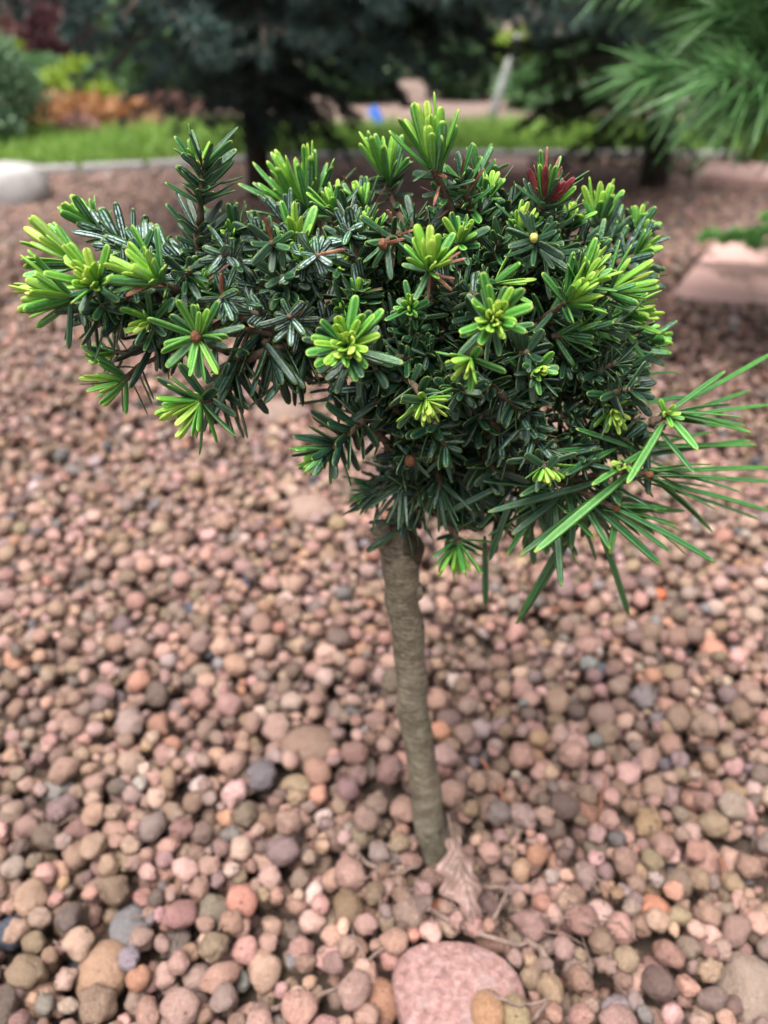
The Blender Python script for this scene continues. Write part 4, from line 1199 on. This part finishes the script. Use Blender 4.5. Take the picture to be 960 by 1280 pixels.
# lawn strip with edging
M_SOIL = simple('lawn_soil', (0.07, 0.085, 0.03), (0.12, 0.17, 0.05), 9)
front = [(-220, 240), (0, 219), (120, 213), (260, 206), (400, 198), (560, 196), (700, 196), (860, 196), (1200, 200)]
back = [(-220, 170), (0, 168), (120, 172), (260, 158), (400, 164), (560, 160), (700, 158), (860, 160), (1200, 160)]
fw = spline(np.array([G(*p, .004) for p in front]), 40); bw = spline(np.array([G(*p, .004) for p in back]), 40)
V = np.vstack([fw, bw]); F = [(k, k + 1, 41 + k, 40 + k) for k in range(39)]
lw = obj('lawn', mesh_np('lawn', V, F, M_SOIL, False)); tag(lw, 'narrow strip of mown lawn behind the gravel', None, None, 'structure')
M_GRASS = leafy('grass_blade', (0.10, 0.22, 0.035), (0.32, 0.48, 0.10), .5, .3, .4, 6)
ng = 26000
u = rng.uniform(0, 39, ng); vv = rng.uniform(0, 1, ng); i0 = u.astype(int); fr = (u - i0)[:, None]
i1 = np.minimum(i0 + 1, 39)
pf = fw[i0] * (1 - fr) + fw[i1] * fr; pb = bw[i0] * (1 - fr) + bw[i1] * fr
pg = pf * (1 - vv[:, None]) + pb * vv[:, None]
az = rng.uniform(0, 6.28, ng); hh = rng.uniform(.025, .075, ng); lean = rng.normal(0, .35, (ng, 2)) * hh[:, None]
sd = np.stack([np.cos(az), np.sin(az), np.zeros(ng)], 1) * .0028
pt = .5 + .5 * np.sin(pg[:, 0] * 9.1 + 2 * np.sin(pg[:, 1] * 7)) * np.sin(pg[:, 1] * 13 + 1.5 * np.sin(pg[:, 0] * 5.3))
hh *= np.where(rng.uniform(0, 1, ng) < .3 + .9 * pt, 1, .18)
tipg = pg + np.c_[lean, hh]
midg = pg + np.c_[lean * .3, hh * .55]
V = np.stack([pg - sd, pg + sd, midg + sd * .8, midg - sd * .8, tipg], 1).reshape(-1, 3)
fb = np.array([[0, 1, 2], [0, 2, 3], [3, 2, 4]])
F = (fb[None] + (np.arange(ng) * 5)[:, None, None]).reshape(-1, 3)
me = mesh_np('grass', V, F, M_GRASS, False)
set_col(me, 'pc', np.repeat(np.c_[rng.uniform(0, 1, (ng, 3)), np.ones(ng)], 5, 0))
go = obj('grass', me); tag(go, 'bright green grass of the lawn strip', 'grass', None, 'stuff')
# stone edging pieces along the lawn
M_EDGE = simple('grey_edging', (0.20, 0.185, 0.18), (0.30, 0.285, 0.28), 30)
for k in range(0, 37, 3):
    a, b = fw[k], fw[k + 3]
    if np.linalg.norm(b - a) < .05: continue
    d = norm(b - a); nrm = np.array([-d[1], d[0], 0])
    a2, b2 = a + d * .006 - nrm * .0, b - d * .006
    V = []
    for z, ins in ((-.01, 0), (.022, 0), (.028, .006)):
        V += [a2 + d * ins - nrm * (.05 - ins), b2 - d * ins - nrm * (.05 - ins), b2 - d * ins - nrm * (.004 + ins), a2 + d * ins - nrm * (.004 + ins)]
    V = np.array(V); V[:4, 2] = -.01; V[4:8, 2] = .022; V[8:, 2] = .028
    F = []
    for r_ in (0, 4):
        for j in range(4):
            F.append((r_ + j, r_ + (j + 1) % 4, r_ + 4 + (j + 1) % 4, r_ + 4 + j))
    F.append((8, 9, 10, 11))
    c0 = V.mean(0); c0[2] = 0
    e = obj('edging_stone', mesh_np('edging_stone', V - c0, F, M_EDGE, False), None, c0)
    tag(e, 'low grey edging stone between lawn and gravel', 'edging', 'grey edging stones along the lawn')

# ------------------------------------------------------------------ conifers of the garden
def conifer_branch(seed, length, droop, nl, nw, dens, side_n, mat, side_len=.42, ang=58, name='branch'):
    """one bough along +X with side twigs and needles, as (wood mesh, foliage mesh)"""
    r = np.random.default_rng(seed)
    axes = []
    main = [np.array([length * t, 0.02 * math.sin(5 * t + seed), -droop * length * t * t + 0.05 * length * t]) for t in np.linspace(0, 1, 9)]
    axes.append((np.array(main), .010 * length + .003))
    for k in range(side_n):
        t = .12 + .85 * (k + r.uniform(0, .6)) / side_n
        p = np.array([length * t, 0.02 * math.sin(5 * t + seed), -droop * length * t * t + 0.05 * length * t])
        sgn = 1 if k % 2 else -1
        a = R(r.uniform(35, 62)) * sgn
        l2 = side_len * length * (1.05 - .75 * t) * r.uniform(.75, 1.2)
        d = np.array([math.cos(a), math.sin(a), r.uniform(-.35, .08)])
        pts_ = [p + d * l2 * s_ + np.array([0, 0, -.25 * l2 * s_ * s_]) for s_ in np.linspace(0, 1, 5)]
        axes.append((np.array(pts_), .0035))
        for j in range(3):
            s_ = r.uniform(.3, .9); pp = p + d * l2 * s_ + np.array([0, 0, -.25 * l2 * s_ * s_])
            a2 = a + R(r.uniform(30, 55)) * r.choice([-1, 1])
            l3 = l2 * r.uniform(.25, .45)
            d3 = np.array([math.cos(a2), math.sin(a2), r.uniform(-.4, .15)])
            axes.append((np.array([pp, pp + d3 * l3 * .5, pp + d3 * l3]), .0025))
    WV, WF, off = [], [], 0
    P_, D_, = [], []
    for q, rad in axes:
        V, F = tube(q, np.linspace(rad, rad * .5, len(q)), 5)
        WV.append(V); WF += [tuple(x + off for x in f) for f in F]; off += len(V)
        seg = np.linalg.norm(np.diff(q, axis=0), axis=1); tot = seg.sum()
        n = int(tot * dens)
        cum = np.r_[0, np.cumsum(seg)]
        x = r.uniform(0.0, 1.0, n) * tot
        k = np.clip(np.searchsorted(cum, x) - 1, 0, len(seg) - 1)
        f = (x - cum[k]) / seg[k]
        pos = q[k] * (1 - f[:, None]) + q[k + 1] * f[:, None]
        ax = (q[k + 1] - q[k]) / seg[k][:, None]
        rnd = r.normal(size=(n, 3)); rnd -= ax * (rnd * ax).sum(1)[:, None]; rnd = norm_rows(rnd)
        an = np.radians(r.normal(ang, 10, n))[:, None]
        P_.append(pos); D_.append(ax * np.cos(an) + rnd * np.sin(an))
        # brush at the tip
        n2 = int(dens * .08)
        rnd = norm_rows(r.normal(size=(n2, 3)) + ax[-1] * .9 if n else r.normal(size=(n2, 3)))
        P_.append(np.repeat(q[-1][None], n2, 0)); D_.append(rnd)
    p = np.vstack(P_); d = np.vstack(D_); n = len(p)
    s = norm_rows(np.cross(d, r.normal(size=(n, 3)))) * (nw / 2)
    ln = (nl * r.uniform(.7, 1.15, n))[:, None]
    V = np.stack([p - s, p + s, p + d * ln], 1).reshape(-1, 3)
    F = np.arange(3 * n).reshape(-1, 3)
    fm = mesh_np('foliage', V, F, mat, False)
    set_col(fm, 'pc', np.repeat(np.c_[r.uniform(0, 1, (n, 3)), np.ones(n)], 3, 0))
    wm = mesh_np(name, np.vstack(WV), WF, M_BIGBARK)
    return wm, fm

def conifer(base, height, trunk_r, boughs, variants, label, name, lean=(0, 0)):
    """boughs: list of (z, azimuth deg, scale, pitch deg)"""
    root = empty(name, base)
    tag(root, label, 'conifer')
    q = np.array([[lean[0] * t, lean[1] * t, -.02 + (height + .02) * t] for t in np.linspace(0, 1, 8)])
    V, F = tube(q, np.r_[trunk_r * 1.25, np.linspace(trunk_r, trunk_r * .25, 7)], 14, .03, 3)
    o = obj('trunk', mesh_np('trunk', V, F, M_BIGBARK), root)
    for i, (z, az, sc, pit) in enumerate(boughs):
        wm, fm = variants[i % len(variants)]
        b = obj('bough', wm, root)
        b.location = (lean[0] * z / height, lean[1] * z / height, z)
        b.rotation_euler = (0, R(-pit), R(az)); b.scale = (sc, sc, sc)
        f = obj('foliage', fm, b)
    return root

M_SPRUCE = leafy('blue_spruce_needle', (0.008, 0.022, 0.019), (0.065, 0.125, 0.112), .55, .08)
M_DARKCON = leafy('dark_conifer_needle', (0.008, 0.02, 0.008), (0.032, 0.072, 0.022), .55, .08)
M_PINE = leafy('pine_needle', (0.02, 0.075, 0.022), (0.14, 0.30, 0.10), .4, .12)
sp_var = [conifer_branch(60 + k, 1.0, .28, .030, .0026, 950, 15, M_SPRUCE) for k in range(4)]
dk_var = [conifer_branch(80 + k, 1.0, .20, .028, .003, 900, 14, M_DARKCON) for k in range(3)]

br = random.Random(5)
def whorls(z0, z1, n, s0, s1, p0, p1, per=6):
    out = []
    for i in range(n):
        t = i / max(1, n - 1)
        for k in range(per):
            out.append((lerp(z0, z1, t) + br.uniform(-.03, .03), i * 37 + k * 360 / per + br.uniform(-16, 16), lerp(s0, s1, t) * br.uniform(.85, 1.15), lerp(p0, p1, t) + br.uniform(-6, 6)))
    return out
# big blue spruce: trunk foot seen at the left of the crown
sb = G(326, 250, 0)
sp_b = whorls(.66, 2.6, 10, .95, .18, 2, 30, 10)
sp_b += [(.36, 250, .34, -14), (.38, 290, .34, -16), (.40, 320, .36, -10), (.34, 200, .30, -16), (.36, 340, .32, -18), (.34, 20, .30, -16), (.30, 265, .22, -30), (.27, 310, .2, -34), (.28, 225, .2, -34),
         (.46, 230, .5, -6), (.46, 205, .5, -4), (.48, 255, .6, 0), (.50, 280, .7, 2), (.48, 305, .62, 0), (.48, 330, .6, -2), (.50, 350, .6, 0), (.5, 180, .55, 0), (.55, 265, .8, 4), (.58, 300, .85, 4), (.56, 235, .75, 4), (.56, 320, .85, 3), (.58, 0, .95, 2), (.56, 345, .95, 1), (.6, 20, .9, 4), (.6, 352, 1.0, 5), (.62, 300, 1.0, 5), (.62, 335, 1.0, 6)] + [(.30 + .03 * (k % 4), k * 36 + 10, .30, -26 + 4 * (k % 3)) for k in range(10)] + [(.42 + .04 * (k % 3), k * 40, .42, -12) for k in range(9)] + [(.36 + .02 * (k % 5), k * 25.7, .26, -52 + 5 * (k % 4)) for k in range(14)]
sp_b = [(z, az, sc * (.42 if 120 < az % 360 < 235 and z < 1.3 else 1), pi_) for z, az, sc, pi_ in sp_b]
conifer(sb, 2.8, .027, sp_b, sp_var, 'large dark blue spruce with low drooping boughs over the gravel', 'blue_spruce')
# dark conifer with black trunk at the right
db = G(815, 236, 0)
db_b = whorls(.36, 1.5, 7, .50, .15, 4, 30, 8) + [(.28, 180, .42, -8), (.24, 200, .34, -18), (.26, 160, .36, -12), (.26, 225, .34, -18), (.22, 330, .26, -22), (.22, 270, .26, -24), (.28, 140, .4, -8), (.22, 190, .26, -24), (.22, 240, .26, -26), (.3, 210, .4, -6)]
conifer(db, 1.7, .034, db_b, dk_var, 'dark green conifer with a short black trunk in bare shaded gravel', 'dark_conifer')

# long-needled pine at the right: tufts of drooping needles at the ends of its boughs
def pine_tuft(seed, n=230, nl=.085, nw=.0025):
    r = np.random.default_rng(seed)
    ax = np.array([1.0, 0, 0])
    x = r.uniform(-.10, .02, n)
    rnd = r.normal(size=(n, 3)); rnd[:, 0] = 0; rnd = norm_rows(rnd)
    an = np.radians(r.uniform(12, 62, n))[:, None]
    d = ax * np.cos(an) + rnd * np.sin(an)
    p = np.stack([x, np.zeros(n), np.zeros(n)], 1)
    ln = (nl * r.uniform(.7, 1.15, n))[:, None]
    s = norm_rows(np.cross(d, r.normal(size=(n, 3)))) * nw / 2
    sag = np.array([0, 0, -1.0]) * ln
    m1 = p + d * ln * .5 + sag * .06; e = p + d * ln + sag * .28
    V = np.stack([p - s, p + s, m1 + s, m1 - s, e + s * .3, e - s * .3], 1).reshape(-1, 3)
    f = np.array([[0, 1, 2, 3], [3, 2, 4, 5]])
    F = (f[None] + (np.arange(n) * 6)[:, None, None]).reshape(-1, 4)
    me = mesh_np('tuft', V, F, M_PINE, False)
    set_col(me, 'pc', np.repeat(np.c_[r.uniform(0, 1, (n, 3)), np.ones(n)], 6, 0))
    return me
tufts = [pine_tuft(200 + k) for k in range(5)]
pb_ = np.array([.80, 1.06, 0])
root = empty('long_needled_pine', pb_); tag(root, 'bushy pine with long drooping light green needles beside the paving slab', 'pine')
V, F = tube([(0, 0, -.02), (.01, 0, .5), (0, .02, 1.0), (.02, 0, 1.6)], [.04, .034, .026, .01], 12, .03, 4)
obj('trunk', mesh_np('trunk', V, F, M_BIGBARK), root)
pr = random.Random(12)
for i in range(44):
    if i < 30:
        az = pr.uniform(135, 215); z0 = pr.uniform(.30, .56); ln = pr.uniform(.30, .56); rise = pr.uniform(.03, .13)
    else:
        az = pr.uniform(0, 360); z0 = pr.uniform(.45, 1.5); ln = pr.uniform(.25, .5) * (1.3 - z0 / 2); rise = pr.uniform(.0, .2)
    a = np.array([0, 0, z0]); d = np.array([math.cos(R(az)), math.sin(R(az)), 0])
    e = a + d * ln + ZUP * rise
    m_ = a + d * ln * .5 + ZUP * rise * .2
    q = bez(a, m_, e, 8)
    V, F = tube(q, np.linspace(.009, .004, 8), 6)
    bo_ = obj('bough', mesh_np('bough', V, F, M_BIGBARK), root)
    for j in range(5):
        t = 1 - j * .16
        p = q[min(7, int(t * 7))]
        dd = norm(q[7] - q[5]) if j == 0 else norm(np.array([d[0], d[1], 0]) + np.array([-d[1], d[0], 0]) * pr.uniform(-1, 1) + ZUP * pr.uniform(-.35, .3))
        tf = obj('needle_tuft', tufts[(i + j) % 5], bo_)
        tf.location = tuple(p + (dd * .04 if j else 0)); tf.rotation_euler = Vector(dd.tolist()).to_track_quat('X', 'Z').to_euler(); s_ = pr.uniform(.8, 1.1); tf.scale = (s_, s_, s_)

# green sprigs over the slab: low young conifer outside the frame reaching in
M_SPRIG = leafy('young_conifer_needle', (0.08, 0.26, 0.05), (0.22, 0.48, 0.13), .4, .15)
sg_var = [conifer_branch(95 + k, .3, .12, .020, .0028, 1500, 7, M_SPRIG) for k in range(2)]
yb = np.array([.80, 1.42, 0.0])
conifer(yb, .35, .010, [(.10, 176, .70, 2), (.112, 192, .62, 2), (.10, 120, .5, 6), (.14, 40, .5, 12), (.15, 330, .5, 10), (.2, 60, .5, 20), (.2, 300, .5, 20), (.24, 20, .4, 30)], sg_var, 'young light green conifer sending a sprig over the pink slab', 'young_conifer')

# ------------------------------------------------------------------ shrubs and trees behind the lawn
def shrub(name, px, py, rx, ry, rz, n, leaf, mat, label, cat='shrub', seed=0, zc=None, upright=.3, group=None, base=None):
    r = np.random.default_rng(seed)
    b = np.array(G(px, py, 0)) if base is None else np.array(base)
    zc = rz * .95 if zc is None else zc
    v = norm_rows(r.normal(size=(n, 3))); rad = r.uniform(.25, 1, n) ** .45
    lump = 1 + .18 * np.sin(v @ np.array([5.1, 3.3, 4.2]) + seed) + .14 * np.sin(v @ np.array([-7.3, 6.1, 5.2]) + 2 * seed)
    p = v * (rad * lump)[:, None] * np.array([rx, ry, rz]) + np.array([0, 0, zc])
    p[:, 2] = np.maximum(p[:, 2], .01)
    d = norm_rows(v + np.array([0, 0, upright]) + r.normal(0, .6, (n, 3)))
    s = norm_rows(np.cross(d, r.normal(size=(n, 3))))
    ln = (leaf * r.uniform(.6, 1.2, n))[:, None]
    V = np.stack([p, p + d * ln * .5 + s * ln * .28, p + d * ln, p + d * ln * .5 - s * ln * .28], 1).reshape(-1, 3)
    F = np.arange(4 * n).reshape(-1, 4)
    me = mesh_np('foliage', V, F, mat, False)
    set_col(me, 'pc', np.repeat(np.c_[r.uniform(0, 1, (n, 3)), np.ones(n)], 4, 0))
    root = empty(name, b); tag(root, label, cat, group)
    obj('foliage' if cat == 'shrub' else 'crown', me, root)
    WV, WF, off = [], [], 0
    k_n = 6 if cat == 'shrub' else 1
    for k in range(k_n):
        a = r.uniform(0, 6.28); top = np.array([math.cos(a) * rx * .5, math.sin(a) * ry * .5, zc + rz * .3]) if k_n > 1 else np.array([0, 0, zc])
        V, F = tube([np.zeros(3) - ZUP * .01, top * .5 + r.normal(0, .02, 3), top], np.array([.02, .014, .006]) * max(.35, rz * 1.2 if k_n > 1 else rz * 1.6), 7)
        WV.append(V); WF += [tuple(x + off for x in f) for f in F]; off += len(V)
        if k_n > 1:
            obj('stem', mesh_np('stem', V, F, M_BIGBARK), root)
        else:
            obj('trunk', mesh_np('trunk', V, F, M_BIGBARK), root)
    return root

M_ORANGE = leafy('orange_leaf', (0.26, 0.075, 0.035), (0.50, 0.30, 0.13), .5, .3, .4, 14)
M_APRI = leafy('apricot_leaf', (0.30, 0.16, 0.10), (0.52, 0.36, 0.20), .5, .3, .4, 14)
M_REDLEAF = leafy('dark_red_leaf', (0.04, 0.012, 0.018), (0.15, 0.055, 0.07), .5, .2)
M_PINKLEAF = leafy('dusky_pink_leaf', (0.14, 0.06, 0.06), (0.33, 0.19, 0.16), .5, .25)
M_LIME = leafy('lime_leaf', (0.12, 0.20, 0.02), (0.32, 0.43, 0.05), .5, .3)
M_MID = leafy('mid_green_leaf', (0.05, 0.12, 0.045), (0.13, 0.24, 0.09), .5, .25)
M_SAGE = leafy('sage_leaf', (0.08, 0.15, 0.09), (0.22, 0.34, 0.19), .55, .2)
M_DARKG = leafy('dark_green_leaf', (0.018, 0.045, 0.02), (0.06, 0.12, 0.045), .5, .2)
for k, (x, y, rx, rz, m_, lab) in enumerate(((58, 168, .10, .07, M_ORANGE, 'low orange leaved spirea with reddish shoots beside the pale dwarf conifer'), (84, 160, .12, .06, M_APRI, 'pale apricot leaved spirea next to the reddish orange one'),
        (112, 168, .09, .075, M_ORANGE, 'orange leaved spirea with a domed top at the back of the lawn'), (140, 158, .11, .05, M_APRI, 'flat apricot leaved spirea in front of the lime shrub'), (170, 162, .08, .055, M_ORANGE, 'smallest orange spirea, at the end of the row toward the blue spruce'),
        (98, 176, .07, .035, M_PINKLEAF, 'dusky pink seedling spirea at the very edge of the grass'), (186, 166, .06, .03, M_APRI, 'tiny apricot spirea on bare soil'))):
    shrub('orange_spirea', x, y, rx, .10, rz, 420, .035, m_, lab, 'shrub', 300 + k)
shrub('pink_spirea', 200, 152, .20, .14, .05, 700, .035, M_PINKLEAF, 'very low dusky pink ground shrub behind the lawn', 'shrub', 310)
shrub('dwarf_conifer', -4, 186, .17, .17, .20, 5200, .03, M_SAGE, 'rounded pale sage green dwarf conifer at the lawn edge', 'shrub', 311)
shrub('red_barberry', 88, 96, .30, .26, .34, 4200, .05, M_REDLEAF, 'dark wine red barberry bush', 'shrub', 312)
shrub('pink_barberry', 24, 78, .40, .36, .26, 3600, .06, M_PINKLEAF, 'dusky pink leaved bush behind the wine red barberry', 'shrub', 313)
shrub('lime_shrub', 130, 122, .28, .2, .09, 2600, .045, M_LIME, 'low lime green spreading shrub in front of the wine red barberry', 'shrub', 314)
shrub('lime_shrub', 118, 138, .14, .12, .055, 1000, .04, M_LIME, 'small lime green cushion shrub above the orange spireas', 'shrub', 315)
shrub('mixed_shrub', 40, 118, .22, .2, .09, 2200, .045, M_MID, 'mid green shrub between pale dwarf conifer and wine red barberry', 'shrub', 316)
shrub('yellow_shrub', 12, 96, .20, .18, .10, 2000, .05, M_LIME, 'yellow green upright shrub at the foot of the dusky pink bush', 'shrub', 322)
shrub('weeping_conifer', 215, 132, .32, .25, .26, 5200, .05, M_MID, 'soft mid green bushy conifer beside the blue spruce', 'shrub', 317)
shrub('sage_conifer', 146, 66, .34, .40, .36, 4500, .07, M_SAGE, 'tall sage green conifer rising behind the wine red barberry', 'shrub', 318)
shrub('lime_shrub', 648, 118, .26, .2, .15, 2600, .045, M_LIME, 'bright lime green shrub behind the leaning grey stake', 'shrub', 319)
shrub('mixed_shrub', 715, 132, .24, .2, .16, 2600, .045, M_MID, 'mid green shrub between the lime shrub and the dark conifer', 'shrub', 320)
shrub('dark_shrub', 425, 116, .34, .25, .20, 3200, .05, M_DARKG, 'dark green low bush in deep shade behind the blue spruce', 'shrub', 321)
shrub('dark_shrub', 545, 96, .40, .3, .25, 3200, .06, M_DARKG, 'large dark green bush far behind the bare ground beyond the lawn', 'shrub', 323)
shrub('dark_shrub', 575, 124, .20, .16, .12, 2200, .045, M_DARKG, 'small dark green bush on the bare ground between blue marker and grey stake', 'shrub', 326)
shrub('mixed_shrub', 668, 136, .16, .14, .09, 1500, .04, M_MID, 'small mid green cushion shrub on the bare ground beside the grey stake', 'shrub', 327)
shrub('dark_shrub', 455, 128, .18, .16, .12, 2000, .045, M_DARKG, 'small dark green bush just behind the blue plant marker', 'shrub', 328)
shrub('mixed_shrub', 930, 150, .3, .25, .25, 3600, .05, M_MID, 'mid green shrub standing beyond the shaded paving slab', 'shrub', 324)
shrub('lime_shrub', 968, 205, .10, .10, .07, 900, .035, M_LIME, 'small lime green plant growing behind the shaded paving slab', 'shrub', 325)
# far garden trees
tr = random.Random(9)
for k in range(16):
    x = -9.5 + k * 1.3 + tr.uniform(-.3, .3); y = tr.uniform(8.5, 13)
    m_ = [M_DARKG, M_MID, M_DARKG, M_SAGE][k % 4]
    kind = ['dark green broadleaf', 'mid green broadleaf', 'dark green broadleaf', 'pale sage green'][k % 4]
    shrub('garden_tree', 0, 0, tr.uniform(.9, 1.4), 1.0, tr.uniform(1.1, 1.7), 3600, .19, m_, kind + ' tree in the far row closing the garden', 'tree', 400 + k, 1.5, .3, 'far row of garden trees', base=(x, y, 0))

# blue marker and leaning stake
def box(c, sx, sy, sz, bev=.15):
    V, F = [], []
    b = min(sx, sy, sz) * bev
    for z, i in ((-sz / 2, b), (-sz / 2 + b, 0), (sz / 2 - b, 0), (sz / 2, b)):
        for x, y in ((-1, -1), (1, -1), (1, 1), (-1, 1)):
            V.append((x * (sx / 2 - i), y * (sy / 2 - i), z))
    for r_ in (0, 4, 8):
        for j in range(4):
            F.append((r_ + j, r_ + (j + 1) % 4, r_ + 4 + (j + 1) % 4, r_ + 4 + j))
    F += [(3, 2, 1, 0), (12, 13, 14, 15)]
    return np.array(V) + np.asarray(c), F
mk = G(486, 166, 0)
root = empty('plant_marker', mk); tag(root, 'small blue plastic plant marker by the lawn under the spruce', 'marker')
M_BLUE = simple('blue_plastic', (0.03, 0.12, 0.55), (0.05, 0.18, 0.65), 20, .4, .05)
V, F = box((-.012, 0, .085), .040, .006, .065); o = obj('plate', mesh_np('plate', V, F, M_BLUE, False), root); o.rotation_euler = (R(-18), R(-32), 0)
V, F = box((-.012, 0, .025), .010, .0055, .07); o = obj('spike', mesh_np('spike', V, F, M_BLUE, False), root); o.rotation_euler = (R(-18), R(-32), 0)
stk = np.array(G(612, 152, 0))
top = P(640, 66, stk[1] + .15)
M_STAKE = simple('weathered_wood', (0.12, 0.13, 0.125), (0.22, 0.23, 0.22), 25)
q = [stk - ZUP * .02, (stk + top) / 2, top, top + (top - stk) * .25]
V, F = tube(q, [.020, .019, .018, .017], 8, .03, 2)
o = obj('wooden_stake', mesh_np('wooden_stake', V - stk, F, M_STAKE), None, stk); tag(o, 'weathered grey wooden stake leaning beside the lime shrub', 'stake')
